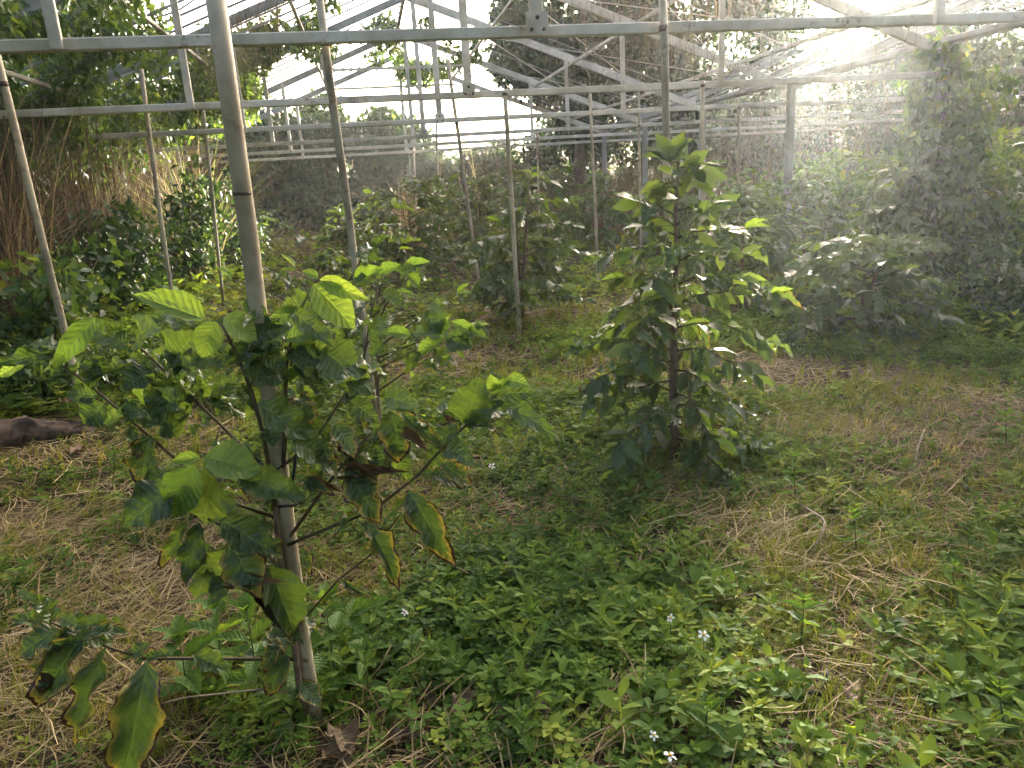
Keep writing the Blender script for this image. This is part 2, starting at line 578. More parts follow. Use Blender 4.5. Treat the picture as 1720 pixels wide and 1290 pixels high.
def leaf_shape(seed, droop, fold, wave, notch=0.0, curl=0.0, nl=12, wide=1.0, point=1.0):
    """leaf of length 1 along +y, half-width 0.5 along x (scaled by the object)"""
    r = random.Random(seed)
    V, UV, F = [], [], []
    cols = [-1.0, -0.5, 0.0, 0.5, 1.0]
    ph = r.uniform(0, 6)
    for i in range(nl + 1):
        t = i / nl
        w = math.sin(math.pi * min(t, 1.0) ** (0.85 * point)) ** 0.75 * (1 - 0.25 * t * t) if 0 < t < 1 else 0.0
        if i == 0:
            w = 0.03
        if i == nl:
            w = 0.02
        wv = 1 + 0.045 * math.sin(ph * 2 + t * 26.0)
        w *= wv
        nl_ = 1 - notch * max(0.0, math.sin(ph + 9.0 * t) * math.sin(ph * 3 + 21.0 * t)) - notch * 0.25 * r.random()
        nr_ = 1 - notch * max(0.0, math.sin(ph * 1.7 + 8.0 * t) * math.sin(ph * 5 + 19.0 * t)) - notch * 0.25 * r.random()
        for c in cols:
            e = w * 0.5 * wide * (nl_ if c < 0 else nr_)
            ripple = wave * abs(c) ** 1.5 * math.sin(ph + 17.0 * t + (1.3 if c > 0 else 0)) * min(1, w * 2)
            z = -droop * t * t + fold * abs(c) * w * 0.5 + ripple + curl * (c * c) * w * 0.3
            V.append((c * e, t - 0.06 * droop * t * t, z))
            UV.append((c * 0.5 + 0.5, t))
    for i in range(nl):
        for j in range(4):
            a = i * 5 + j
            F.append((a, a + 1, a + 6, a + 5))
    return V, F, UV


LEAVES = {}


def leaf_meshes(kind, mat, specs):
    out = []
    for sp in specs:
        V, F, UV = leaf_shape(*sp[0], **sp[1])
        me = bpy.data.meshes.new('leaf')
        me.from_pydata(V, [], F)
        uvl = me.uv_layers.new(name='UVMap')
        idx = np.zeros(len(me.loops), np.int32)
        me.loops.foreach_get('vertex_index', idx)
        uvl.data.foreach_set('uv', np.array(UV, np.float32)[idx].ravel())
        me.materials.append(M[mat])
        me.polygons.foreach_set('use_smooth', [True] * len(me.polygons))
        me.update()
        me['droop'] = float(sp[0][1])
        out.append(me)
    LEAVES[kind] = out


leaf_meshes('mature', 'mature', [((1, 0.18, 0.25, 0.09), {}), ((2, 0.3, 0.2, 0.13), {}), ((3, 0.05, 0.3, 0.11), {}), ((6, 0.12, 0.15, 0.14), dict(notch=0.15)),
                                 ((4, 0.45, 0.15, 0.09), {}), ((5, 0.22, 0.4, 0.12), dict(notch=0.2)), ((7, 0.6, 0.3, 0.1), dict(wide=0.85)), ((8, 0.1, 0.45, 0.08), dict(wide=1.1))])
leaf_meshes('young', 'young', [((11, 0.12, 0.3, 0.02), {}), ((12, 0.25, 0.25, 0.025), {}), ((13, 0.02, 0.35, 0.02), dict(point=0.9))])
leaf_meshes('old', 'old', [((21, 0.25, 0.2, 0.12), dict(notch=0.3)), ((22, 0.35, 0.15, 0.1), dict(notch=0.45)), ((25, 0.55, 0.35, 0.12), dict(notch=0.25, wide=0.85)), ((26, 0.1, 0.3, 0.14), dict(notch=0.4)),
                           ((23, 0.15, 0.2, 0.1), dict(notch=0.3)), ((24, 0.45, 0.25, 0.08), dict(notch=0.2))])
leaf_meshes('dead', 'dead', [((31, 0.5, 0.9, 0.14), dict(notch=0.5, curl=0.8)), ((32, 0.8, 1.0, 0.12), dict(notch=0.4, curl=0.6))])
leaf_meshes('dryleaf', 'dryleaf', [((33, -0.3, 0.7, 0.12), dict(notch=0.3, curl=0.6)), ((34, -0.15, 0.9, 0.1), dict(notch=0.3, curl=0.5))])
leaf_meshes('deadlitter', 'dead', [((35, 0.1, 0.25, 0.08), dict(notch=0.4, curl=0.3)), ((36, -0.1, 0.15, 0.1), dict(notch=0.3, curl=0.4))])
leaf_meshes('drylitter', 'dryleaf', [((37, 0.08, 0.2, 0.08), dict(notch=0.4, curl=0.35)), ((38, -0.12, 0.15, 0.1), dict(notch=0.3, curl=0.4))])
leaf_meshes('weed', 'weedleaf', [((41, 0.15, 0.3, 0.03), dict(nl=5, point=0.8)), ((42, 0.3, 0.25, 0.03), dict(nl=5, point=0.8)),
                                 ((43, 0.0, 0.35, 0.04), dict(nl=5, point=0.75))])


def put_leaf(parent, base, axis, normal, L, W, kind, rng=random, origin=None, name='leaf', tip=False):
    y = axis.normalized()
    mesh = rng.choice(LEAVES[kind])
    if tip:      # aim so that the drooped tip, not the chord, ends on the axis
        z = (normal - y * normal.dot(y)).normalized()
        y = (y + z * mesh['droop']).normalized()
        L = L * (1 + 0.3 * mesh['droop'])
    z = normal - y * normal.dot(y)
    if z.length < 1e-4:
        z = y.orthogonal()
    z.normalize()
    x = y.cross(z)
    ob = bpy.data.objects.new(name, mesh)
    COL.objects.link(ob)
    if parent is not None:
        ob.parent = parent
    o = base - origin if origin is not None else base
    ob.matrix_local = Matrix(((x.x * W, y.x * L, z.x * L, o.x), (x.y * W, y.y * L, z.y * L, o.y),
                              (x.z * W, y.z * L, z.z * L, o.z), (0, 0, 0, 1)))
    return ob

# ------------------------------------------------------------------ ground sheet


def build_ground():
    nx, ny = 170, 170
    # finer towards the camera
    xs = np.concatenate([np.linspace(-20, -5, 26)[:-1], np.linspace(-5, 8, 105)[:-1], np.linspace(8, 28, 30)])
    ys = np.concatenate([np.linspace(-16, 1, 16)[:-1], np.linspace(1, 12, 100)[:-1], np.linspace(12, 40, 40)])
    X, Y = np.meshgrid(xs, ys)
    r = np.random.default_rng(3)
    Zv = gz_np(X, Y) + r.normal(0, 0.006, X.shape)
    V = np.stack([X.ravel(), Y.ravel(), Zv.ravel()], 1)
    nx, ny = len(xs), len(ys)
    F = [(j * nx + i, j * nx + i + 1, (j + 1) * nx + i + 1, (j + 1) * nx + i) for j in range(ny - 1) for i in range(nx - 1)]
    return link('ground', mesh_from('ground', V, F, 'soil'), None, kind='structure')


build_ground()

# ------------------------------------------------------------------ greenhouse frame
RIDGE_X, RIDGE_Z = 0.9, 4.52
SLOPE = 0.375
EAVE_L, VALLEY = -4.05, 6.0
TIE_Z = 2.385
TRUSS_Y = [4.38 + 2.92 * i for i in range(6)]
Y0, Y1 = 2.6, 19.4


def roof_z(x):
    return RIDGE_Z - SLOPE * abs(x - RIDGE_X)


def roof2_z(x):
    return roof_z(VALLEY) + SLOPE * (x - VALLEY)


gh = thing('greenhouse_frame', 'derelict white steel greenhouse frame without glass, open to the sky', 'greenhouse', (0, 0, 0))


def gbar(name, p, q, w, h, mat='steel', side=None):
    return bar(name, p, q, w, h, mat, gh, side)


for ti, ty in enumerate(TRUSS_Y):
    jz = random.uniform(-0.012, 0.012)
    # tie beam in three lengths
    gbar('tie_beam', (EAVE_L, ty, TIE_Z + jz), (1.0, ty, TIE_Z + jz), 0.05, 0.062)
    gbar('tie_beam', (1.002, ty, TIE_Z + jz), (VALLEY - 0.05, ty, TIE_Z + jz + 0.01), 0.05, 0.062)
    gbar('tie_beam', (VALLEY + 0.05, ty, TIE_Z), (15.6, ty, TIE_Z), 0.05, 0.062)
    rz0, rzl, rzr = RIDGE_Z, roof_z(EAVE_L), roof_z(VALLEY)
    gbar('rafter', (EAVE_L, ty + 0.04, rzl), (RIDGE_X - 0.01, ty + 0.04, rz0), 0.05, 0.11, 'darksteel')
    gbar('rafter', (RIDGE_X + 0.01, ty + 0.04, rz0), (VALLEY, ty + 0.04, rzr), 0.05, 0.11, 'steel')
    if ti > 1:
        gbar('rafter', (VALLEY + 0.02, ty + 0.04, rzr), (11.4, ty + 0.04, roof2_z(11.4)), 0.05, 0.11, 'darksteel')
    gbar('collar', (RIDGE_X - 1.45, ty - 0.02, 3.87), (RIDGE_X + 1.4, ty - 0.02, 3.87), 0.035, 0.05)
    for sx, plate in ((-1.45, False), (1.0, True), (3.5, False), (-3.3, None)):
        if plate is None:
            continue
        gbar('strut', (sx, ty - 0.045, TIE_Z - (0.03 if not plate else -0.03)), (sx, ty - 0.045, roof_z(sx) + 0.02), 0.075 if plate else 0.06, 0.03, 'steel', Vector((1, 0, 0)))
        if plate:
            pl = gbar('gusset_plate', (sx, ty - 0.066, TIE_Z - 0.035), (sx, ty - 0.066, TIE_Z + 0.085), 0.125, 0.01, 'steel', Vector((1, 0, 0)))
            if ti < 4:
                for bx, bz in ((-0.035, -0.005), (0.035, -0.005), (0.0, 0.055)):
                    tube('bolt', [(sx + bx, ty - 0.071, TIE_Z + bz), (sx + bx, ty - 0.083, TIE_Z + bz)], 0.012, 'bolt', pl, 6)
    gbar('column', (EAVE_L - 0.06, ty, 0), (EAVE_L - 0.06, ty, rzl + 0.03), 0.09, 0.07, 'darksteel', Vector((1, 0, 0)))
    gbar('column', (VALLEY, ty, 0), (VALLEY, ty, rzr + 0.03), 0.1, 0.1, 'darksteel', Vector((1, 0, 0)))
for px_ in (-3.3, -2.0, -0.7):
    z_ = roof_z(px_) - 0.08
    for i in range(len(TRUSS_Y)):
        ya = Y0 if i == 0 else TRUSS_Y[i - 1] + 0.07
        gbar('purlin', (px_, ya, z_), (px_, TRUSS_Y[i] - 0.0, z_), 0.045, 0.045)
for px_ in (2.2, 3.6, 5.0):
    z_ = roof_z(px_) - 0.08
    for i in range(len(TRUSS_Y)):
        ya = Y0 if i == 0 else TRUSS_Y[i - 1] + 0.07
        gbar('purlin', (px_, ya, z_), (px_, TRUSS_Y[i] - 0.0, z_), 0.045, 0.045)
for px_ in (8.0, 9.7):
    gbar('purlin', (px_, Y0, roof2_z(px_) - 0.08), (px_, Y1, roof2_z(px_) - 0.08), 0.045, 0.045)
gbar('ridge_bar', (RIDGE_X, Y0, RIDGE_Z + 0.085), (RIDGE_X, Y1, RIDGE_Z + 0.085), 0.06, 0.05, 'darksteel')
gbar('eave_rail', (EAVE_L, Y0, roof_z(EAVE_L) + 0.06), (EAVE_L, Y1, roof_z(EAVE_L) + 0.06), 0.08, 0.05, 'darksteel')
gbar('valley_gutter', (VALLEY, Y0, roof_z(VALLEY) + 0.09), (VALLEY, Y1, roof_z(VALLEY) + 0.09), 0.2, 0.06, 'darksteel')
yb = Y0
rg = random.Random(5)
while yb < Y1:
    for a, c in ((EAVE_L, RIDGE_X - 0.03), (RIDGE_X + 0.03, VALLEY - 0.1)):
        if rg.random() < (0.95 if a < 0 else (0.3 if yb < 16 else 0.8)):
            gbar('glazing_bar', (a, yb, roof_z(a) + 0.075), (c, yb, roof_z(c) + 0.075), 0.018 if a < 0 else 0.012, 0.025 if a < 0 else 0.014, 'bar')
    if rg.random() < 0.4:
        gbar('glazing_bar', (VALLEY + 0.1, yb, roof2_z(VALLEY + 0.1) + 0.075), (11.4, yb, roof2_z(11.4) + 0.075), 0.02, 0.03, 'bar')
    yb += 0.46
# diagonal wind braces under the right-hand slope
for i in (1, 2, 3):
    ya, yc = TRUSS_Y[i], TRUSS_Y[i + 1]
    gbar('brace_rod', (2.2, ya + 0.1, roof_z(2.2) - 0.15), (5.0, yc - 0.1, roof_z(5.0) - 0.15), 0.012, 0.012)
    gbar('brace_rod', (5.0, ya + 0.1, roof_z(5.0) - 0.17), (2.2, yc - 0.1, roof_z(2.2) - 0.17), 0.012, 0.012)
# left side wall: rails and upright glazing bars
for z_ in (1.2, 2.0):
    gbar('wall_rail', (EAVE_L - 0.02, Y0, z_), (EAVE_L - 0.02, 14.0, z_), 0.04, 0.04)
yb = 3.2
while yb < 15:
    gbar('wall_bar', (EAVE_L + 0.03, yb, 0.0), (EAVE_L + 0.03, yb + rg.uniform(-0.06, 0.06), rg.choice((1.9, 2.5, 2.6))), 0.02, 0.025, 'bar', Vector((1, 0, 0)))
    yb += 0.5

# ------------------------------------------------------------------ pipe posts that prop the beams
POSTS = [
    # base px, top px, depth of base, depth of top, radius, label
    ((530, 1218), (357, -40), None, None, 0.0235, 'thick pale pipe post beside the nearest yellowing coffee plant'),
    ((640, 765), (537, 0), 4.45, 4.45, 0.0215, 'pale pipe post with a sparse young coffee plant tied at its foot'),
    ((1132, 780), (1112, -30), 4.3, 4.3, 0.022, 'pipe post rising from the top of the tall central coffee tree'),
    ((152, 735), (-6, 92), 5.5, 5.5, 0.024, 'leaning pipe post at the left edge of the picture'),
    ((302, 600), (237, 116), 7.37, 7.37, 0.019, 'thin pipe post in front of the leafy left wall, standing alone'),
    ((618, 555), (540, 92), 7.37, 7.37, 0.019, 'thin pipe post seen just left of the sparse young plant\'s post'),
    ((872, 545), (848, 157), 7.23, 7.23, 0.022, 'pipe post in the bushy coffee shrub left of the tall central tree'),
    ((1181, 520), (1180, 135), 7.23, 7.23, 0.02, 'pipe post just behind and right of the tall central coffee tree'),
    ((372, 480), (341, 180), 10.29, 10.29, 0.02, 'slim pipe post right of the lone post by the leafy left wall'),
    ((803, 465), (752, 100), 10.29, 10.29, 0.024, 'leaning pipe post left of the bushy coffee shrub\'s post'),
    ((1003, 430), (991, 153), 10.15, 10.15, 0.02, 'pipe post behind the small rounded coffee shrub near centre right'),
    ((1076, 400), (1073, 150), 13.05, 13.05, 0.02, 'distant pipe post just left of the tall central tree\'s top'),
    ((1240, 425), (1241, 165), 10.15, 10.15, 0.02, 'hazy pipe post right of the tall central tree, under the glare'),
    ((738, 370), (733, 205), 16.0, 16.0, 0.022, 'short far pipe post standing before the dry reeds at the back'),
    ((700, 350), (694, 238), 18.9, 18.9, 0.022, 'farthest thin pipe post at the back, left of the dry reeds'),
    ((905, 345), (902, 205), 16.0, 16.0, 0.02, 'far pipe post among dry reeds behind the bushy coffee shrub'),
    ((1660, 330), (1650, 190), 9.9, 9.9, 0.02, 'pale leaning pipe post in the hazy brush near the right edge'),
]
POST_OBJ = []
for (bp, tp, yb_, yt_, rad, lab) in POSTS:
    if yb_ is None:
        b0 = ground(*bp)
        t0 = at(tp[0], tp[1], b0.y - 0.02)
    else:
        b0 = at(bp[0], bp[1], yb_)
        t0 = at(tp[0], tp[1], yt_)
        # carry the base down to the soil along the post's own line
        d_ = (b0 - t0)
        s_ = (gz(b0.x, b0.y) - 0.05 - t0.z) / d_.z
        b0 = t0 + d_ * s_
    root = thing('support_post', lab, 'post', b0, 'pipe posts under the greenhouse beams')
    n = 7
    pts = [b0.lerp(t0, i / n) + Vector((random.uniform(-1, 1), random.uniform(-1, 1), 0)) * 0.004 * (0 < i < n) for i in range(n + 1)]
    tube('pipe', pts, rad, 'pipe', root, 12, b0)
    zc_ = TIE_Z - 0.02 if yb_ is not None else at(405, 325, b0.y).z
    if zc_ < t0.z:
        u_ = (zc_ - b0.z) / (t0.z - b0.z)
        hw = 0.006 if yb_ is not None else 0.0018
        ca, cb = b0.lerp(t0, u_ - hw), b0.lerp(t0, u_ + hw)
        tube('clamp' if yb_ is not None else 'rust_band', [ca, cb], rad * 1.13 if yb_ is not None else rad * 1.03, 'bolt', root, 12, b0)
    POST_OBJ.append((root, b0, t0, rad))

# ------------------------------------------------------------------ coffee plants


def coffee_tree(label, base, H, R, nleaf, seed, leafL=0.14, young=0.12, old=0.1, droop=0.35, low=0.12, nbr=None, stems=1,
                cone=True, lean=(0, 0), group='coffee plants grown in the greenhouse', up=0.5, fill=True):
    rng = random.Random(seed)
    base = Vector((base[0], base[1], gz(base[0], base[1]) - 0.02))
    root = thing('coffee_tree', label, 'coffee plant', base, group)
    spots = []
    trunks = []
    for s in range(stems):
        off = Vector((rng.uniform(-1, 1), rng.uniform(-1, 1), 0)) * (0.05 if stems > 1 else 0)
        sl = Vector((rng.uniform(-1, 1), rng.uniform(-1, 1), 0)) * (0.22 if stems > 1 else 0.03)
        sl += Vector((lean[0], lean[1], 0))
        h = H * (1 if s == 0 else rng.uniform(0.7, 0.95))
        pts = [off + sl * (i / 6) * h + Vector((rng.uniform(-1, 1), rng.uniform(-1, 1), 0)) * 0.012 + Z * (h * i / 6) for i in range(7)]
        r0 = 0.013 + 0.009 * H
        tube('trunk', pts, [r0 * (1 - 0.8 * i / 6) for i in range(7)], 'bark', root, 7)
        trunks.append((pts, h))
    nbr = nbr or int(10 + H * 8)
    for i in range(nbr):
        pts, h = trunks[i % len(trunks)]
        f = low + (1 - low) * ((i // 2 + rng.uniform(-0.2, 0.2)) / max(1, (nbr - 1) // 2))
        f = min(max(f, low), 0.9 + 0.04 * (i % 3))
        q = f * 6
        a0 = pts[int(min(q, 5))].lerp(pts[int(min(q, 5)) + 1], q - int(min(q, 5)))
        az = (i % 2) * math.pi + (i // 2) * 1.65 + rng.uniform(-0.5, 0.5)
        if cone:
            prof = 0.1 + 0.95 * min(1.0, (1 - f) / 0.5) ** 1.25 * (1 - 0.25 * max(0, 0.3 - f) / 0.3)
        else:
            prof = 0.45 + 0.55 * math.sin(math.pi * (0.15 + 0.75 * (1 - f)))
        ln = R * prof * rng.uniform(0.55, 1.2)
        out = Vector((math.cos(az), math.sin(az), 0))
        rise = up * (0.35 + 0.9 * f) * rng.uniform(0.6, 1.2)
        bp = []
        for j in range(5):
            t = j / 4
            bp.append(a0 + out * ln * t + Z * ln * (rise * t - droop * t * t) + Vector((rng.uniform(-1, 1), rng.uniform(-1, 1), rng.uniform(-1, 1))) * 0.008 * j)
        tube('branch', bp, [0.0055 * (1 - 0.65 * j / 4) + 0.001 for j in range(5)], 'twig', root, 5)
        npair = max(2, int(ln / (leafL * 0.42)))
        for j in range(npair):
            t = 0.22 + 0.78 * (j + rng.uniform(0.2, 0.8)) / npair
            t = min(t, 0.99)
            q = t * 4
            c = bp[int(min(q, 3))].lerp(bp[int(min(q, 3)) + 1], q - int(min(q, 3)))
            tang = (bp[4] - bp[2]).normalized()
            side = tang.cross(Z).normalized()
            for sg in (-1, 1):
                spots.append((c, (side * sg * rng.uniform(0.5, 1.0) + tang * rng.uniform(0.3, 0.9) + Z * rng.uniform(-1.1 + 0.7 * f * f, 0.15 + 0.3 * f)).normalized(), t, f))
        for sg in (-1, 1):
            spots.append((bp[4], (tang * 0.9 + side * sg * 0.4 + Z * rng.uniform(-0.3, 0.5)).normalized(), 1.05, f))
    # leaves at the leading shoots
    for pts, h in trunks:
        for j in range(6):
            az = j * math.pi / 2 + (j // 2) * 0.8 + rng.uniform(-0.2, 0.2)
            spots.append((pts[6] - Z * 0.025 * j, (Vector((math.cos(az), math.sin(az), 0)) + Z * rng.uniform(0.1, 0.9 - 0.08 * j)).normalized(), 1.1, 1.0))
    rng.shuffle(spots)
    lead = [q for q in spots if q[3] == 1.0]
    spots = lead + [q for q in spots if q[3] != 1.0]
    rest = spots[nleaf:nleaf * 4] if fill else []
    if rest:
        rn = np.random.default_rng(seed)
        fb = Batch()
        Dv = np.array([tuple(q[1]) for q in rest])
        Nv = np.array([0, 0, 1.0])[None] + rn.normal(0, 0.5, (len(rest), 3))
        Nv -= Dv * (Nv * Dv).sum(1)[:, None]
        Nv /= np.linalg.norm(Nv, axis=1)[:, None]
        Rm = np.stack([np.cross(Dv, Nv) * 1.15, Dv, Nv], 2) * (leafL * rn.uniform(0.65, 1.1, len(rest)))[:, None, None]
        fb.add(LEAF8_V, LEAF8_F, Rm, np.array([tuple(q[0]) for q in rest]), np.clip(rn.normal(0.42, 0.16, len(rest)), 0, 1))
        fb.build('inner_leaves', 'innerleaf', root, True, kind='stuff')
    for (c, d, t, f) in spots[:nleaf]:
        r = rng.random()
        if t > 1 and rng.random() < 0.55 + 0.3 * (f > 0.6):
            kind = 'young' if rng.random() < 0.35 + young * 2 else 'mature'
        elif r < old * (1.6 - f):
            kind = 'old'
        elif r > 1 - young * 0.35:
            kind = 'young'
        else:
            kind = 'mature'
        L = leafL * rng.uniform(0.7, 1.2) * (0.8 if kind == 'young' else 1)
        nrm = Z + Vector((rng.uniform(-1, 1), rng.uniform(-1, 1), rng.uniform(-0.3, 0.3))) * 0.75
        put_leaf(root, c, d, nrm, L, L * rng.uniform(0.36, 0.48), kind, rng)
    return root, base


def gpt(px, py):
    q = ground(px, py)
    return (q.x, q.y)


# tall central tree
TB, TB_base = coffee_tree('tall conical coffee tree with white flowers low on its trunk, right of centre', gpt(1132, 782), 1.74, 0.6, 300, 101,
                          leafL=0.16, nbr=54, young=0.2, old=0.14, droop=0.45, low=0.08, up=0.55)
TC, TC_base = coffee_tree('sparse young coffee plant tied to a pipe post behind the nearest one', gpt(622, 742), 1.08, 0.7, 190, 103, leafL=0.145,
            nbr=22, young=0.35, old=0.16, droop=0.1, low=0.3, cone=False, up=0.8, stems=2, fill=False)
MID = [
    # px, py of the foot, height, radius, leaves, label
    (880, 535, 1.65, 0.85, 300, 'bushy dark coffee shrub with brown lower leaves, left of the tall central tree'),
    (700, 470, 1.6, 1.0, 280, 'broad dark coffee shrub in front of the dry reeds, left of centre'),
    (585, 465, 1.3, 0.6, 150, 'pale green coffee shrub beside the two slim posts at left of centre'),
    (800, 440, 1.6, 0.95, 240, 'coffee shrub half hidden behind the bushy dark one, centre'),
    (1003, 435, 1.65, 0.75, 220, 'small rounded coffee shrub just left of the tall central tree'),
    (930, 410, 1.8, 0.95, 180, 'far coffee shrub in front of the pale dry grass at the back'),
    (1245, 520, 1.45, 0.95, 260, 'dark shaded coffee shrub directly right behind the tall central tree'),
    (1440, 575, 0.95, 0.8, 240, 'low coffee shrub with bare crossed stems under the glare'),
    (1350, 470, 1.45, 1.0, 280, 'large hazy coffee shrub below the sun glare'),
    (1520, 490, 1.4, 0.95, 280, 'tall hazy coffee shrub right of the glare, behind the weeds'),
    (1640, 455, 1.4, 1.0, 240, 'rightmost hazy coffee shrub near the picture edge'),
    (1150, 420, 1.6, 1.0, 180, 'dim coffee shrub far behind the tall central tree'),
    (640, 405, 1.5, 0.9, 150, 'farthest coffee shrub at the back, left of the reeds'),
]
for i, (px_, py_, h_, r_, nl_, lab) in enumerate(MID):
    coffee_tree(lab, gpt(px_, py_), h_, r_, nl_, 200 + i, leafL=0.17, nbr=44, young=0.2 if i in (2, 4) else 0.1,
                old=0.12 if i in (0, 7) else 0.05, droop=0.4, low=0.16, cone=(i % 2 == 0), stems=2 if i in (0, 2, 7) else 1)

# ---- nearest plant, leaf by leaf
A_base = ground(522, 1222)
YA = A_base.y
A = thing('coffee_plant', 'nearest coffee plant with yellowing brown-edged leaves and lime young shoots, lower left', 'coffee plant', A_base,
          'coffee plants grown in the greenhouse')
OFF = {'P': (0, 420), 'Q': (400, 420), 'R': (0, 840), 'S': (500, 840)}
ZS = 600.0 / 1720.0


def zp(reg, x, y):
    return OFF[reg][0] + x * ZS, OFF[reg][1] + y * ZS


def a_tube(name, reg, pts, r0, r1, mat='twig'):
    # pts: (x, y, depth offset)
    q = []
    for (x, y, dy) in pts:
        px_, py_ = zp(reg, x, y)
        q.append(at(px_, py_, YA + dy))
    n = len(q)
    tube(name, q, [r0 + (r1 - r0) * i / (n - 1) for i in range(n)], mat, A, 6, A_base)


a_tube('trunk', 'R', [(1500, 1090, 0.0), (1440, 880, -0.03), (1400, 560, -0.03), (1350, 280, -0.03), (1325, 30, -0.03)], 0.012, 0.0085, 'bark')
a_tube('trunk', 'P', [(1325, 1250, -0.03), (1300, 1080, -0.03), (1270, 900, -0.04), (1215, 690, -0.05), (1150, 520, -0.06), (1070, 360, -0.06)], 0.0085, 0.004)
a_tube('trunk', 'P', [(1345, 1250, 0.0), (1370, 950, -0.02), (1375, 700, -0.02), (1380, 560, -0.02), (1400, 440, -0.04)], 0.008, 0.0035)
a_tube('branch', 'P', [(1400, 560, -0.02), (1440, 300, 0.0), (1500, 180, 0.0)], 0.004, 0.0025, 'greentwig')
a_tube('branch', 'Q', [(250, 1380, -0.02), (420, 1140, -0.05), (545, 985, -0.07), (640, 880, -0.08)], 0.005, 0.003)
a_tube('branch', 'Q', [(240, 1420, -0.03), (480, 1320, -0.08), (640, 1260, -0.1), (860, 1090, -0.12), (1000, 935, -0.13), (1110, 830, -0.14), (1250, 690, -0.15)], 0.0055, 0.0028)
a_tube('branch', 'Q', [(180, 1060, -0.02), (330, 960, -0.02), (420, 840, -0.03), (530, 670, -0.04)], 0.0045, 0.0025)
a_tube('branch', 'P', [(1330, 1090, -0.04), (1180, 960, 0.0), (1050, 830, 0.05), (860, 650, 0.08), (740, 530, 0.1), (640, 440, 0.1)], 0.0055, 0.003)
a_tube('branch', 'P', [(860, 1020, 0.0), (760, 930, 0.03), (640, 830, 0.05), (480, 690, 0.08), (350, 590, 0.1), (260, 530, 0.1)], 0.0045, 0.0025)
a_tube('branch', 'P', [(1330, 1290, -0.03), (1130, 1220, -0.05), (1010, 1150, -0.08), (850, 1010, -0.06)], 0.005, 0.0035)
a_tube('branch', 'P', [(1020, 1000, -0.02), (1040, 920, 0.0), (1060, 850, 0.03)], 0.004, 0.003)
a_tube('branch', 'R', [(1400, 570, -0.03), (1200, 230, -0.08), (1060, 120, -0.1), (1000, 90, -0.1)], 0.0045, 0.003)
a_tube('branch', 'R', [(1480, 770, -0.02), (1240, 765, -0.06), (880, 762, -0.12), (700, 765, -0.15), (540, 715, -0.17), (380, 650, -0.18), (250, 590, -0.18), (130, 480, -0.18)], 0.005, 0.0025)
a_tube('branch', 'R', [(1490, 940, 0.0), (1260, 910, -0.05), (900, 950, -0.08), (770, 980, -0.1)], 0.003, 0.0018, 'palewood')
a_tube('branch', 'S', [(40, 560, 0.0), (200, 380, -0.02), (350, 265, -0.04), (500, 60, -0.05)], 0.0035, 0.002)

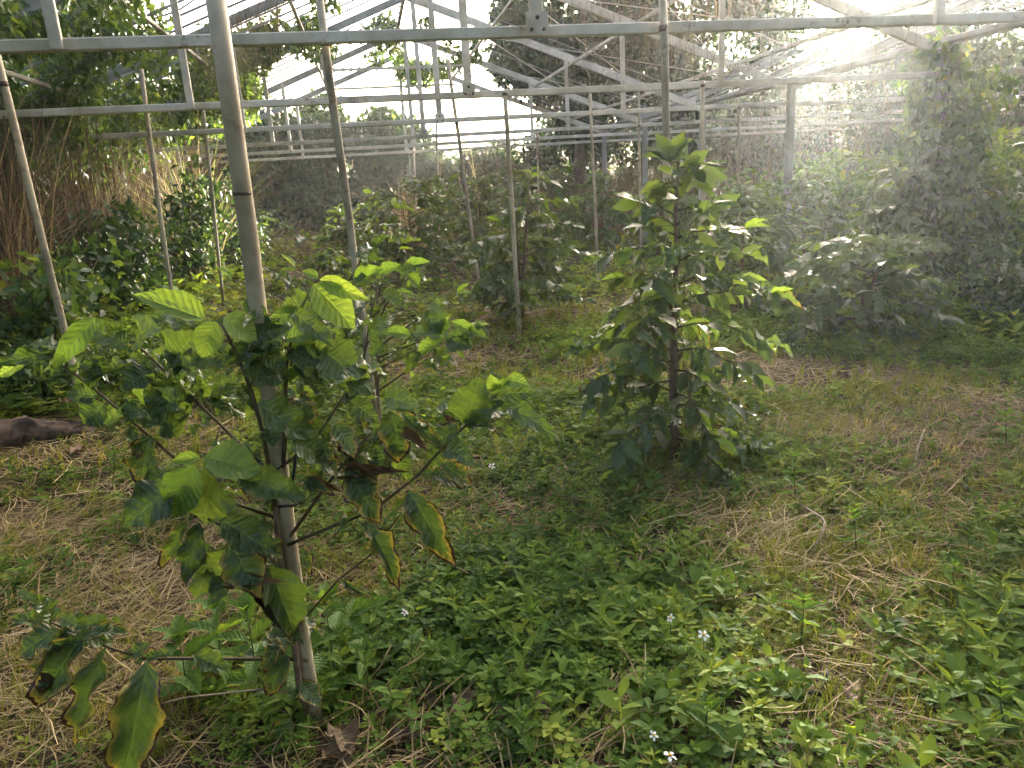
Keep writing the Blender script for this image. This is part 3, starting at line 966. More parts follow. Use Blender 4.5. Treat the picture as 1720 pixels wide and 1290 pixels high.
AL = [
    ('P', 455, 325, 285, 535, 95, 'young', 0.1), ('P', 610, 455, 435, 370, 110, 'mature', 0.1), ('P', 660, 440, 590, 352, 115, 'mature', 0.1),
    ('P', 270, 485, 0, 545, 70, 'mature', 0.1), ('P', 300, 470, 165, 462, 60, 'mature', 0.12), ('P', 130, 540, 10, 600, 50, 'young', 0.1),
    ('P', 450, 520, 435, 640, 80, 'mature', 0.08), ('P', 990, 335, 670, 225, 110, 'young', -0.04), ('P', 975, 365, 740, 330, 70, 'mature', -0.02),
    ('P', 1040, 345, 975, 503, 115, 'young', -0.08), ('P', 1078, 322, 1215, 420, 115, 'young', -0.08), ('P', 1140, 495, 940, 548, 90, 'mature', -0.06),
    ('P', 1190, 420, 1340, 385, 95, 'mature', -0.03), ('P', 830, 530, 940, 415, 130, 'mature', 0.06), ('P', 725, 575, 605, 665, 105, 'mature', 0.08),
    ('P', 1215, 335, 1190, 232, 45, 'young', -0.02), ('P', 1235, 335, 1222, 240, 40, 'mature', -0.02), ('P', 1250, 375, 1265, 285, 85, 'mature', -0.02),
    ('Q', 360, 165, 540, 360, 155, 'young', -0.03), ('Q', 395, 140, 608, 232, 75, 'young', -0.02), ('Q', 385, 135, 318, 105, 40, 'young', 0.0),
    ('Q', 320, 442, 430, 518, 75, 'young', -0.06), ('Q', 230, 430, 440, 400, 80, 'young', -0.05), ('Q', 400, 475, 558, 605, 165, 'mature', -0.03),
    ('Q', 100, 475, 215, 580, 75, 'mature', -0.06), ('Q', 30, 545, 130, 615, 95, 'mature', -0.05), ('Q', 220, 400, 120, 470, 85, 'mature', -0.04),
    ('Q', 300, 300, 165, 330, 70, 'young', 0.0), ('Q', 330, 260, 215, 275, 75, 'mature', 0.0), ('Q', 310, 250, 280, 200, 35, 'young', 0.0),
    ('Q', 330, 330, 420, 310, 60, 'mature', 0.0), ('Q', 260, 560, 460, 620, 90, 'mature', -0.01), ('Q', 230, 590, 110, 640, 90, 'mature', -0.02),
    ('Q', 330, 545, 365, 600, 65, 'young', -0.05), ('Q', 260, 500, 380, 560, 90, 'mature', -0.03), ('Q', 80, 460, -40, 540, 70, 'mature', -0.04),
    ('P', 780, 812, 738, 672, 105, 'mature', 0.02), ('P', 772, 790, 865, 692, 90, 'mature', 0.03), ('P', 685, 762, 572, 778, 45, 'young', 0.04),
    ('P', 585, 800, 505, 822, 45, 'young', 0.04), ('P', 720, 890, 680, 1118, 140, 'old', 0.0), ('P', 625, 850, 665, 990, 65, 'old', 0.02),
    ('P', 985, 995, 1232, 1072, 160, 'young', -0.14), ('P', 940, 1035, 850, 1262, 150, 'young', -0.14), ('P', 965, 1000, 842, 1012, 45, 'young', -0.12),
    ('P', 840, 1140, 640, 1300, 170, 'mature', -0.1), ('P', 1030, 1085, 990, 1275, 190, 'mature', -0.1), ('P', 1150, 1095, 1445, 1195, 115, 'mature', -0.12),
    ('P', 1100, 1080, 1010, 1060, 80, 'mature', -0.1), ('P', 800, 1060, 720, 1110, 90, 'mature', -0.04), ('P', 860, 830, 780, 870, 80, 'mature', 0.02),
    ('P', 820, 840, 850, 900, 70, 'mature', 0.03), ('P', 600, 740, 700, 830, 80, 'mature', 0.05), ('P', 480, 700, 330, 690, 80, 'mature', 0.08),
    ('P', 500, 740, 420, 820, 120, 'mature', 0.08), ('P', 560, 770, 440, 830, 90, 'mature', 0.1), ('P', 300, 560, 250, 600, 60, 'mature', 0.1),
    ('Q', 95, 740, 308, 892, 150, 'mature', -0.1), ('Q', 150, 850, 170, 932, 85, 'mature', -0.05), ('Q', 262, 900, 388, 1002, 110, 'mature', -0.1),
    ('Q', 460, 835, 550, 978, 115, 'old', -0.08), ('Q', 325, 735, 350, 825, 75, 'old', -0.05), ('Q', 400, 910, 440, 1032, 85, 'old', -0.06),
    ('Q', 640, 632, 548, 690, 95, 'mature', -0.06), ('Q', 540, 725, 655, 815, 85, 'mature', -0.06), ('Q', 735, 775, 765, 980, 160, 'old', -0.1),
    ('Q', 800, 890, 885, 945, 60, 'dead', -0.1), ('Q', 700, 705, 832, 745, 90, 'mature', -0.08), ('Q', 780, 780, 948, 922, 65, 'old', -0.1),
    ('Q', 565, 985, 622, 1108, 85, 'old', -0.1), ('Q', 605, 1112, 738, 1085, 50, 'dead', -0.1), ('Q', 380, 1020, 498, 1092, 75, 'old', -0.08),
    ('Q', 530, 1062, 655, 1268, 160, 'old', -0.12), ('Q', 280, 1085, 440, 1168, 65, 'old', -0.08), ('Q', 345, 1120, 445, 1150, 40, 'dead', -0.08),
    ('Q', 275, 790, 330, 860, 80, 'mature', -0.04), ('Q', 470, 950, 540, 1010, 40, 'dead', -0.08),
    ('Q', 820, 1152, 985, 1425, 160, 'old', -0.14), ('S', 325, 105, 445, 348, 115, 'old', -0.14), ('S', 210, 385, 325, 455, 40, 'old', -0.08),
    ('Q', 1100, 835, 1155, 640, 160, 'mature', -0.15), ('Q', 1090, 840, 1262, 738, 70, 'mature', -0.15), ('Q', 1255, 730, 1482, 875, 85, 'mature', -0.17),
    ('Q', 1290, 625, 1390, 648, 55, 'young', -0.15), ('Q', 1240, 700, 1415, 690, 70, 'mature', -0.15), ('Q', 1245, 665, 1218, 605, 40, 'young', -0.15),
    ('Q', 1225, 690, 1310, 620, 45, 'young', -0.15), ('Q', 1060, 850, 955, 935, 70, 'mature', -0.12), ('Q', 1000, 950, 1098, 1012, 95, 'mature', -0.13),
    ('Q', 985, 960, 915, 1030, 85, 'mature', -0.12), ('Q', 980, 1032, 1088, 1112, 85, 'old', -0.13), ('Q', 925, 1070, 1078, 1142, 65, 'mature', -0.12),
    ('Q', 880, 1060, 940, 1100, 60, 'old', -0.12), ('Q', 870, 830, 900, 800, 50, 'mature', -0.1), ('Q', 1020, 840, 1050, 830, 30, 'dead', -0.13),
    ('Q', 640, 380, 720, 340, 70, 'mature', 0.1), ('Q', 560, 590, 545, 610, 30, 'dead', -0.04),
    ('R', 895, 105, 785, 305, 70, 'old', -0.1), ('R', 960, 110, 900, 375, 95, 'mature', -0.1), ('R', 1010, 210, 955, 300, 70, 'old', -0.06),
    ('R', 1065, 95, 1302, 245, 150, 'mature', -0.12), ('R', 1105, 205, 1235, 432, 190, 'old', -0.12), ('R', 1085, 240, 950, 445, 115, 'mature', -0.1),
    ('R', 1100, 360, 1030, 482, 75, 'mature', -0.1), ('R', 1290, 315, 1402, 605, 145, 'mature', -0.1), ('R', 1225, 440, 1320, 575, 45, 'dead', -0.1),
    ('R', 1180, 410, 1300, 400, 60, 'dead', -0.12), ('R', 1240, 120, 1310, 130, 60, 'old', -0.05), ('R', 1270, 190, 1345, 270, 70, 'mature', -0.08),
    ('R', 1450, 230, 1490, 340, 60, 'old', 0.03),
    ('R', 262, 575, 175, 465, 75, 'mature', -0.18), ('R', 250, 600, 75, 575, 75, 'mature', -0.18), ('R', 285, 628, 100, 745, 105, 'old', -0.2),
    ('R', 400, 655, 200, 965, 140, 'old', -0.2), ('R', 360, 590, 525, 682, 110, 'mature', -0.18), ('R', 290, 560, 362, 602, 60, 'mature', -0.18),
    ('R', 515, 705, 378, 1115, 95, 'old', -0.2), ('R', 710, 775, 610, 1258, 215, 'old', -0.24), ('R', 725, 695, 600, 760, 65, 'old', -0.14),
    ('R', 820, 745, 680, 778, 45, 'old', -0.16), ('R', 930, 745, 1075, 808, 95, 'mature', -0.1), ('R', 340, 630, 260, 680, 60, 'mature', -0.18),
    ('R', 170, 490, 100, 440, 60, 'old', -0.18), ('R', 300, 880, 240, 920, 40, 'dead', -0.2),
    ('R', 1340, 690, 1290, 795, 80, 'old', -0.06), ('R', 1385, 745, 1310, 905, 90, 'old', -0.06), ('R', 1450, 880, 1535, 985, 95, 'old', -0.05),
    ('R', 1400, 1050, 1350, 1180, 85, 'old', -0.06), ('R', 1290, 640, 1395, 690, 60, 'old', -0.06),
]
ra = random.Random(77)
for (reg, x0, y0, x1, y1, w_, kind, dy) in AL:
    p0 = at(*zp(reg, x0, y0), YA + dy + ra.uniform(-0.015, 0.015))
    tilt = ra.uniform(-0.045, 0.03)
    p1 = at(*zp(reg, x1, y1), YA + dy + tilt)
    ax = p1 - p0
    L = ax.length
    view = (EYE - p0).normalized()
    nrm = view * 1.0 + Z * ra.uniform(0.15, 0.75) + Vector((ra.uniform(-1, 1), ra.uniform(-1, 1), 0)) * 0.3
    yv = ax.normalized()
    zn = (nrm - yv * nrm.dot(yv)).normalized()
    cosv = max(0.55, abs(zn.dot(view)))
    W = w_ * ZS * (p0 - EYE).dot(_f) / FPX / cosv * 1.22
    put_leaf(A, p0, ax, nrm, L * 1.08, W, kind, ra, A_base, tip=True)
# leaves crowding the shoot tips behind the ones placed above
for (cx_, cy_, sp_, n_, dy) in ((455, 580, 75, 22, 0.0), (560, 560, 60, 14, 0.04), (600, 640, 45, 9, 0.0), (250, 610, 70, 14, 0.1), (160, 575, 55, 9, 0.1), (400, 790, 55, 10, -0.02),
                                (560, 760, 60, 12, 0.0), (650, 740, 45, 8, -0.04), (480, 690, 55, 12, 0.02), (800, 690, 45, 8, -0.1), (420, 920, 50, 10, -0.02), (120, 1060, 45, 5, -0.16),
                                (300, 700, 50, 8, 0.04), (350, 650, 50, 8, 0.05), (640, 860, 40, 5, -0.08), (520, 620, 50, 10, 0.03), (470, 1080, 45, 8, 0.0)):
    for _ in range(n_):
        px_, py_ = cx_ + ra.gauss(0, 0.6) * sp_, cy_ + ra.gauss(0, 0.45) * sp_
        p0 = at(px_, py_, YA + dy + ra.uniform(-0.06, 0.1))
        out = Vector((ra.uniform(-1, 1), ra.uniform(-0.8, 0.8), ra.uniform(-0.7, 0.35)))
        L = ra.uniform(0.08, 0.14)
        kd = 'young' if (ra.random() < 0.22 and cy_ < 640) else ('old' if ra.random() < (0.12 if cy_ < 700 else 0.35) else 'mature')
        put_leaf(A, p0, out, Z + Vector((ra.uniform(-1, 1), ra.uniform(-1.2, 0.4), 0)) * 0.7, L, L * ra.uniform(0.4, 0.52), kd, ra, A_base)
# shoot of the sparse young plant reaching out to the right
for (x0, y0, x1, y1, w_, kind) in ((980, 405, 950, 288, 95, 'mature'), (975, 412, 838, 398, 85, 'mature'), (1000, 425, 1118, 462, 95, 'mature'), (1028, 345, 1142, 402, 50, 'young'),
                                   (995, 418, 872, 518, 65, 'young'), (1090, 395, 1205, 432, 40, 'mature'), (830, 410, 710, 392, 55, 'young'), (640, 430, 722, 345, 85, 'mature'),
                                   (970, 395, 1010, 330, 40, 'young'), (880, 490, 830, 560, 60, 'mature'), (940, 470, 1010, 555, 60, 'mature'), (700, 440, 640, 500, 80, 'mature'),
                                   (600, 250, 520, 330, 60, 'mature'), (560, 150, 690, 95, 70, 'young'), (680, 110, 770, 75, 55, 'young'), (800, 90, 915, 60, 50, 'young'), (810, 110, 860, 170, 50, 'young'),
                                   (700, 200, 780, 240, 60, 'mature'), (640, 130, 560, 180, 60, 'mature'), (850, 80, 790, 120, 50, 'mature')):
    p0 = at(*zp('Q', x0, y0), 4.0 + ra.uniform(-0.05, 0.1))
    p1 = at(*zp('Q', x1, y1), 4.0 + ra.uniform(-0.05, 0.1))
    vw = (EYE - p0).normalized()
    put_leaf(TC, p0, p1 - p0, vw + Z * ra.uniform(0.3, 0.8), (p1 - p0).length * 1.1, w_ * ZS * 4.1 / FPX * 1.25, kind, ra, TC_base, tip=True)
for pl in (((590, 640), (700, 560), (860, 480), (985, 410)), ((600, 560), (640, 300), (680, 150)), ((610, 480), (720, 250), (810, 110))):
    q_ = [at(*zp('Q', x_, y_), 4.08) for x_, y_ in pl]
    tube('branch', q_, [0.006 - 0.0035 * i / (len(q_) - 1) for i in range(len(q_))], 'twig', TC, 5, TC_base)
# a black tie and wire on the post
tie_c = at(*zp('P', 1375, 1215), YA - 0.0)
ring = [tie_c + Vector((math.cos(a) * 0.033, math.sin(a) * 0.033, 0.004 * math.sin(3 * a))) for a in np.linspace(0, 2 * math.pi, 15)]
o = tube('plant_tie', ring, 0.004, 'blackplastic', None, 5)
o['label'] = 'black tie round the thick post and stem of the nearest plant'
o['category'] = 'tie'
clip = [at(*zp('Q', 280, 960), YA - 0.03), at(*zp('Q', 272, 1040), YA - 0.03), at(*zp('Q', 258, 1140), YA - 0.03)]
o = tube('plant_clip', clip, [0.003, 0.0045, 0.0035], 'blackplastic', None, 6)
o['label'] = 'short black plastic clip hanging beside the thick post'
o['category'] = 'clip'

# ------------------------------------------------------------------ ground cover
def visible_points(rng, n, ya, yb_, margin=0.04):
    """points on the ground spread evenly over the floor in front of the camera between two distances"""
    y = np.sqrt(rng.uniform(ya * ya, yb_ * yb_, n))
    half = 0.80 + margin
    x = y * math.tan(YAW) + rng.uniform(-1, 1, n) * (y * half + 0.5)
    return x, y


# floor patches, by their place on the floor: (x, y, radius, kind)
def patch(px, py, r):
    q = ground(px, py)
    return (q.x, q.y, r)


STRAW_P = [patch(40, 775, 0.5), patch(120, 785, 0.45), patch(60, 740, 0.35), patch(130, 870, 0.35), patch(250, 950, 0.3), patch(60, 1130, 0.3), patch(330, 1010, 0.25), patch(640, 960, 0.3), patch(330, 720, 0.5),
           patch(880, 610, 0.6), patch(900, 870, 0.28), patch(1300, 930, 0.35), patch(1440, 740, 0.6), patch(1320, 620, 0.5), patch(1400, 1010, 0.3),
           patch(1010, 1190, 0.22), patch(1380, 1120, 0.3), patch(1560, 900, 0.35), patch(850, 540, 0.7), patch(1220, 870, 0.4),
           patch(480, 385, 2.0), patch(1050, 560, 0.5), patch(1130, 790, 0.25), patch(1500, 640, 0.5), patch(720, 620, 0.4)]
GREEN_P = [patch(80, 600, 0.7), patch(180, 560, 0.8), patch(60, 480, 1.2), patch(900, 930, 0.5), patch(780, 1040, 0.4), patch(1000, 1050, 0.4),
           patch(1200, 1180, 0.35), patch(880, 1200, 0.35), patch(1650, 950, 0.5), patch(1690, 1150, 0.4), patch(1400, 800, 0.4), patch(1050, 780, 0.5),
           patch(1600, 560, 0.9), patch(1660, 480, 1.5), patch(1350, 560, 0.7), patch(400, 420, 1.5), patch(640, 1090, 0.35), patch(440, 1190, 0.3),
           patch(700, 700, 0.5), patch(930, 590, 0.5), patch(1250, 1010, 0.3), patch(1560, 1090, 0.3), patch(1200, 760, 0.4), patch(60, 560, 0.8)]


def cover(x, y):
    P = np.stack([x, y], 1)
    c = 0.42 * field(P, 21, 1.9) + 0.3 * field(P, 22, 5.0) + 0.12 * field(P, 23, 12.0) + 0.34
    for (a, b_, r) in GREEN_P:
        c = c + 0.85 * np.exp(-((x - a) ** 2 + (y - b_) ** 2) / (r * r))
    for (a, b_, r) in STRAW_P:
        c = c - 0.8 * np.exp(-((x - a) ** 2 + (y - b_) ** 2) / (r * r))
    c = c + 0.5 * np.clip((-1.2 - x) / 1.5, 0, 1) * (y > 4.5) + 0.4 * np.clip((x - 3.0 - 0.15 * y) / 1.5, 0, 1)
    return c


def weed_template(seed, nodes, leaf, hgt, LV, LF, spread=1.0):
    """upright weed with leaf pairs at right angles; returns verts, tris"""
    r = random.Random(seed)
    V, F = [], []

    def leaf_at(base, d, n, L, w):
        y = d.normalized()
        z = (n - y * n.dot(y)).normalized()
        x = y.cross(z)
        o_ = len(V)
        for v in LV:
            q = base + x * (v[0] * L * w) + y * (v[1] * L) + z * (v[2] * L)
            V.append(tuple(q))
        for f in LF:
            F.append((f[0] + o_, f[1] + o_, f[2] + o_))
    top = Vector((r.uniform(-0.2, 0.2) * hgt, r.uniform(-0.2, 0.2) * hgt, hgt))
    for i in range(nodes):
        t = (i + 0.6) / nodes
        b0 = top * t
        az = i * math.pi / 2 + r.uniform(-0.4, 0.4)
        for s in (0, math.pi):
            a = az + s + r.uniform(-0.3, 0.3)
            d = Vector((math.cos(a), math.sin(a), (0.15 + 0.75 * t) * r.uniform(0.4, 1.2)))
            leaf_at(b0, d, Vector((r.uniform(-0.3, 0.3), r.uniform(-0.3, 0.3), 1)), leaf * r.uniform(0.7, 1.15) * (1 - 0.35 * (t > 0.85)), spread)
    o_ = len(V)
    V.extend([(-0.0018, 0, 0), (0.0018, 0, 0), tuple(top)])
    F.append((o_, o_ + 1, o_ + 2))
    return np.array(V), np.array(F)


def grass_template(seed, nb, hgt, w):
    r = random.Random(seed)
    V, F = [], []
    for i in range(nb):
        a = r.uniform(0, 6.28)
        d = Vector((math.cos(a), math.sin(a), 0))
        s = Vector((-d.y, d.x, 0)) * w
        b0 = Vector((r.uniform(-1, 1), r.uniform(-1, 1), 0)) * hgt * 0.25
        h = hgt * r.uniform(0.6, 1.1)
        l_ = r.uniform(0.2, 0.9) * h
        m_ = b0 + d * l_ * 0.35 + Z * h * 0.62
        e = b0 + d * l_ + Z * h * r.uniform(0.75, 1.0)
        o_ = len(V)
        V += [tuple(b0 - s), tuple(b0 + s), tuple(m_ - s * 0.8), tuple(m_ + s * 0.8), tuple(e)]
        F += [(o_, o_ + 1, o_ + 3), (o_, o_ + 3, o_ + 2), (o_ + 2, o_ + 3, o_ + 4)]
    return np.array(V), np.array(F)


def scatter(batch, templates, x, y, sc, tint, rng, tiltmax=0.25, lift=0.0):
    n = len(x)
    if n == 0:
        return
    pick = rng.integers(0, len(templates), n)
    R = rot_z(rng.uniform(0, 6.28, n))
    tx, ty = rng.normal(0, tiltmax, n), rng.normal(0, tiltmax, n)
    T = np.tile(np.eye(3), (n, 1, 1))
    T[:, 0, 2] = tx
    T[:, 1, 2] = ty
    R = (T @ R) * sc[:, None, None]
    pos = np.stack([x, y, gz_np(x, y) + lift], 1)
    for i, (tv, tf) in enumerate(templates):
        mk = pick == i
        batch.add(tv, tf, R[mk], pos[mk], tint[mk])


rngw = np.random.default_rng(31)
# exclusion: nothing tall grows right under the lens
near_t = [weed_template(s, 4, 0.05, 0.075, LEAF8_V, LEAF8_F, 1.25) for s in range(4)] + \
         [weed_template(10 + s, 3, 0.036, 0.045, LEAF4_V, LEAF4_F, 1.7) for s in range(3)] + \
         [weed_template(20 + s, 5, 0.06, 0.12, LEAF8_V, LEAF8_F, 1.1) for s in range(2)]
mid_t = [weed_template(30 + s, 3, 0.055, 0.08, LEAF4_V, LEAF4_F, 1.3) for s in range(4)] + \
        [weed_template(40 + s, 4, 0.06, 0.13, LEAF4_V, LEAF4_F, 1.1) for s in range(2)]
far_t = [weed_template(50 + s, 3, 0.09, 0.13, LEAF2_V, LEAF2_F, 1.3) for s in range(4)]
clover_t = []
for sd in range(3):
    r_ = random.Random(900 + sd)
    V_, F_ = [], []
    for q in range(9):
        a = r_.uniform(0, 6.28)
        rad = r_.uniform(0.005, 0.04)
        c_ = np.array([math.cos(a) * rad, math.sin(a) * rad, r_.uniform(0.012, 0.04)])
        for l_ in range(3):
            b_ = a + l_ * 2.094
            d_ = np.array([math.cos(b_), math.sin(b_), r_.uniform(-0.1, 0.35)])
            s_ = np.array([-math.sin(b_), math.cos(b_), 0.0])
            o_ = len(V_)
            L_ = r_.uniform(0.011, 0.018)
            V_ += [c_, c_ + d_ * L_ * 0.6 - s_ * L_ * 0.45, c_ + d_ * L_ * 0.6 + s_ * L_ * 0.45, c_ + d_ * L_]
            F_ += [(o_, o_ + 2, o_ + 1), (o_ + 1, o_ + 2, o_ + 3)]
    clover_t.append((np.array(V_), np.array(F_)))
narrow_t = [weed_template(80 + s_, 5, 0.055, 0.11, LEAF4_V, LEAF4_F, 0.6) for s_ in range(3)]
broad_t = [weed_template(85 + s_, 2, 0.075, 0.05, LEAF8_V, LEAF8_F, 1.5) for s_ in range(3)]
pointed_t = near_t[0:4]
round_t = near_t[4:7]
tall_t = near_t[7:9]
gc = Batch()
SPEC = [
    # nearest, farthest, count, templates, size range, noise seed, patchiness, tint shift
    (1.25, 4.2, 7400, pointed_t, 0.4, 0.95, 201, 0.5, 0.0), (1.25, 4.2, 6000, round_t, 0.5, 1.2, 202, 0.6, 0.08), (1.25, 4.2, 2200, tall_t, 0.4, 0.85, 203, 0.7, -0.06),
    (1.25, 4.2, 4200, clover_t, 0.7, 1.3, 204, 0.4, 0.14), (1.25, 4.2, 2600, narrow_t, 0.5, 1.1, 205, 0.6, 0.05), (1.25, 4.2, 1500, broad_t, 0.4, 0.8, 206, 0.5, -0.04),
    (4.2, 8.0, 18500, mid_t, 0.5, 1.25, 207, 0.4, 0.08), (4.2, 8.0, 7000, narrow_t, 0.7, 1.3, 208, 0.6, 0.1), (4.2, 8.0, 3500, clover_t, 1.3, 2.3, 209, 0.4, 0.15),
    (8.0, 25.0, 30000, far_t, 0.5, 1.5, 210, 0.4, 0.14),
]
for (ya, yb_, n, tmpl, smin, smax, sd, pt, dt) in SPEC:
    x, y = visible_points(rngw, n, ya, yb_)
    P = np.stack([x, y], 1)
    c = cover(x, y) + pt * field(P, sd, 2.6 if ya < 8 else 0.9)
    keep = c > rngw.uniform(-0.3, 1.15 if ya > 4 else 1.45, n)
    x, y, c, P = x[keep], y[keep], c[keep], P[keep]
    sc = rngw.lognormal(0, 0.22, len(x)) * rngw.uniform(smin, smax, len(x)) * (0.75 + 0.35 * np.clip(c, 0, 1.2))
    sc *= 1 + 0.7 * np.clip((-1.5 - x) / 1.2, 0, 1) * (y > 4.6) + 0.4 * np.clip((x - 3.2 - 0.15 * y), 0, 1)
    tint = np.clip(0.42 + dt + 0.16 * field(P, 41, 2.2) + rngw.normal(0, 0.25, len(x)), 0, 1)
    scatter(gc, tmpl, x, y, sc, tint, rngw)
gc.build('ground_weeds', 'weeds', None, kind='stuff', label='low leafy green weeds carpeting the greenhouse floor', category='weeds')

# grass tufts
gr_t = [grass_template(60 + s, 9, 0.09, 0.0016) for s in range(5)]
gr_f = [grass_template(70 + s, 6, 0.12, 0.004) for s in range(4)]
gg = Batch()
GRASS_P = [patch(1480, 960, 0.4), patch(1500, 1040, 0.35), patch(1300, 1000, 0.4), patch(1450, 900, 0.45), patch(1640, 1090, 0.3), patch(1380, 690, 0.7),
           patch(960, 690, 0.5), patch(900, 650, 0.6), patch(560, 990, 0.25), patch(650, 900, 0.3), patch(1000, 620, 0.6), patch(1700, 1230, 0.3), patch(1560, 1220, 0.3)]
for (ya, yb_, n, tmpl) in ((1.25, 4.5, 15000, gr_t), (4.5, 12.0, 23000, gr_f)):
    x, y = visible_points(rngw, n, ya, yb_)
    g = 0.5 * field(np.stack([x, y], 1), 51, 2.4) + 0.08
    for (a, b_, r) in GRASS_P:
        g = g + 0.9 * np.exp(-((x - a) ** 2 + (y - b_) ** 2) / (r * r))
    keep = g > rngw.uniform(-0.3, 1.0, n)
    x, y = x[keep], y[keep]
    tint = np.clip(0.5 + rngw.normal(0, 0.22, len(x)), 0, 1)
    scatter(gg, tmpl, x, y, rngw.uniform(0.5, 1.15, len(x)), tint, rngw)
gg.build('grass', 'grass', None, kind='stuff', label='thin green grass growing between the weeds and straw', category='grass')


# dry straw lying on the soil
def straw_strips(rng, x, y, L, w, lift, segs=3):
    n = len(x)
    a = rng.uniform(0, math.pi * 2, n)
    # straw lies mostly one way in swathes
    a = 1.6 * field(np.stack([x, y], 1), 61, 2.2) + rng.normal(0, 1.0, n)
    bend = rng.normal(0, 0.5, n)
    pts = []
    cx, cy = x.copy(), y.copy()
    z = lift.copy()
    dz = rng.normal(0, 0.012, n)
    for i in range(segs + 1):
        pts.append(np.stack([cx, cy, gz_np(cx, cy) + np.clip(z, 0.003, 0.09)], 1))
        st = L / segs
        cx = cx + np.cos(a) * st
        cy = cy + np.sin(a) * st
        a = a + bend / segs + rng.normal(0, 0.12, n)
        z = z + dz
    V = np.zeros((n, (segs + 1) * 2, 3))
    for i in range(segs + 1):
        d = pts[min(i + 1, segs)] - pts[max(i - 1, 0)]
        s = np.stack([-d[:, 1], d[:, 0], rng.normal(0, 0.3, n) * np.linalg.norm(d, axis=1)], 1)
        s /= np.linalg.norm(s, axis=1)[:, None] + 1e-9
        ww = w * (1.0 - 0.5 * (i == segs))
        V[:, 2 * i] = pts[i] - s * ww[:, None]
        V[:, 2 * i + 1] = pts[i] + s * ww[:, None]
    tf = []
    for i in range(segs):
        b0 = 2 * i
        tf += [(b0, b0 + 1, b0 + 3), (b0, b0 + 3, b0 + 2)]
    tf = np.array(tf)
    F = tf[None] + (np.arange(n) * (segs + 1) * 2)[:, None, None]
    return V.reshape(-1, 3), F.reshape(-1, 3)


st = Batch()
for (ya, yb_, n, segs, w0) in ((1.25, 4.0, 30000, 4, 0.0016), (4.0, 9.0, 30000, 2, 0.003), (9.0, 24.0, 14000, 2, 0.008)):
    x, y = visible_points(rngw, n, ya, yb_)
    c = cover(x, y)
    keep = (0.62 - 0.55 * c) > rngw.uniform(-0.15, 0.9, n)
    x, y = x[keep], y[keep]
    L = rngw.uniform(0.04, 0.3, len(x)) * (1 if ya < 4 else 1.5)
    V, F = straw_strips(rngw, x, y, L, rngw.uniform(0.6, 1.5, len(x)) * w0, rngw.uniform(0.002, 0.035, len(x)), segs)
    t = np.repeat(np.clip(0.5 + 0.18 * field(np.stack([x, y], 1), 62, 1.5) + rngw.normal(0, 0.22, len(x)), 0, 1), (segs + 1) * 2)
    st.raw(V, F, t)
st.build('dry_straw', 'straw', None, kind='stuff', label='mown dry straw scattered over the soil', category='straw')

# ------------------------------------------------------------------ larger weeds and flowers, one by one


def weed_plant(label, px, py, h, leaf, nodes, seed, kind='weed', spread=0.42, lean=(0, 0), flower=None, trifoliate=False, name='weed_plant'):
    rng = random.Random(seed)
    b0 = ground(px, py)
    root = thing(name, label, 'weed', b0, 'taller weeds on the greenhouse floor')
    top = Vector((lean[0], lean[1], h))
    pts = [top * (i / 4) + Vector((rng.uniform(-1, 1), rng.uniform(-1, 1), 0)) * 0.006 * i / 4 - Z * (0.02 if i == 0 else 0) for i in range(5)]
    tube('stem', pts, [0.003, 0.0028, 0.0024, 0.002, 0.0012], 'greentwig', root, 5)
    for i in range(nodes):
        t = 0.15 + 0.85 * (i + 0.5) / nodes
        c = top * t
        az = i * math.pi / 2 + rng.uniform(-0.4, 0.4)
        for s in (0, math.pi):
            a = az + s + rng.uniform(-0.3, 0.3)
            out = Vector((math.cos(a), math.sin(a), 0))
            d = out + Z * (0.1 + 0.9 * t * t) * rng.uniform(0.3, 1.1)
            L = leaf * rng.uniform(0.75, 1.15) * (1.0 if t < 0.8 else 0.75)
            n_ = Z + Vector((rng.uniform(-1, 1), rng.uniform(-1, 1), 0)) * 0.35
            if trifoliate:
                c2 = c + d.normalized() * L * 0.5
                sd = d.cross(Z).normalized()
                put_leaf(root, c2, d, n_, L, L * spread, kind, rng)
                for sg in (-1, 1):
                    put_leaf(root, c2, d * 0.5 + sd * sg, n_, L * 0.75, L * 0.75 * spread, kind, rng)
            else:
                put_leaf(root, c, d, n_, L, L * spread, kind, rng)
    for j in range(4):
        a = j * math.pi / 2 + rng.uniform(-0.3, 0.3)
        put_leaf(root, top, Vector((math.cos(a), math.sin(a), rng.uniform(0.7, 1.6))), Z, leaf * 0.6, leaf * 0.6 * spread, kind, rng)
    return root, b0, top


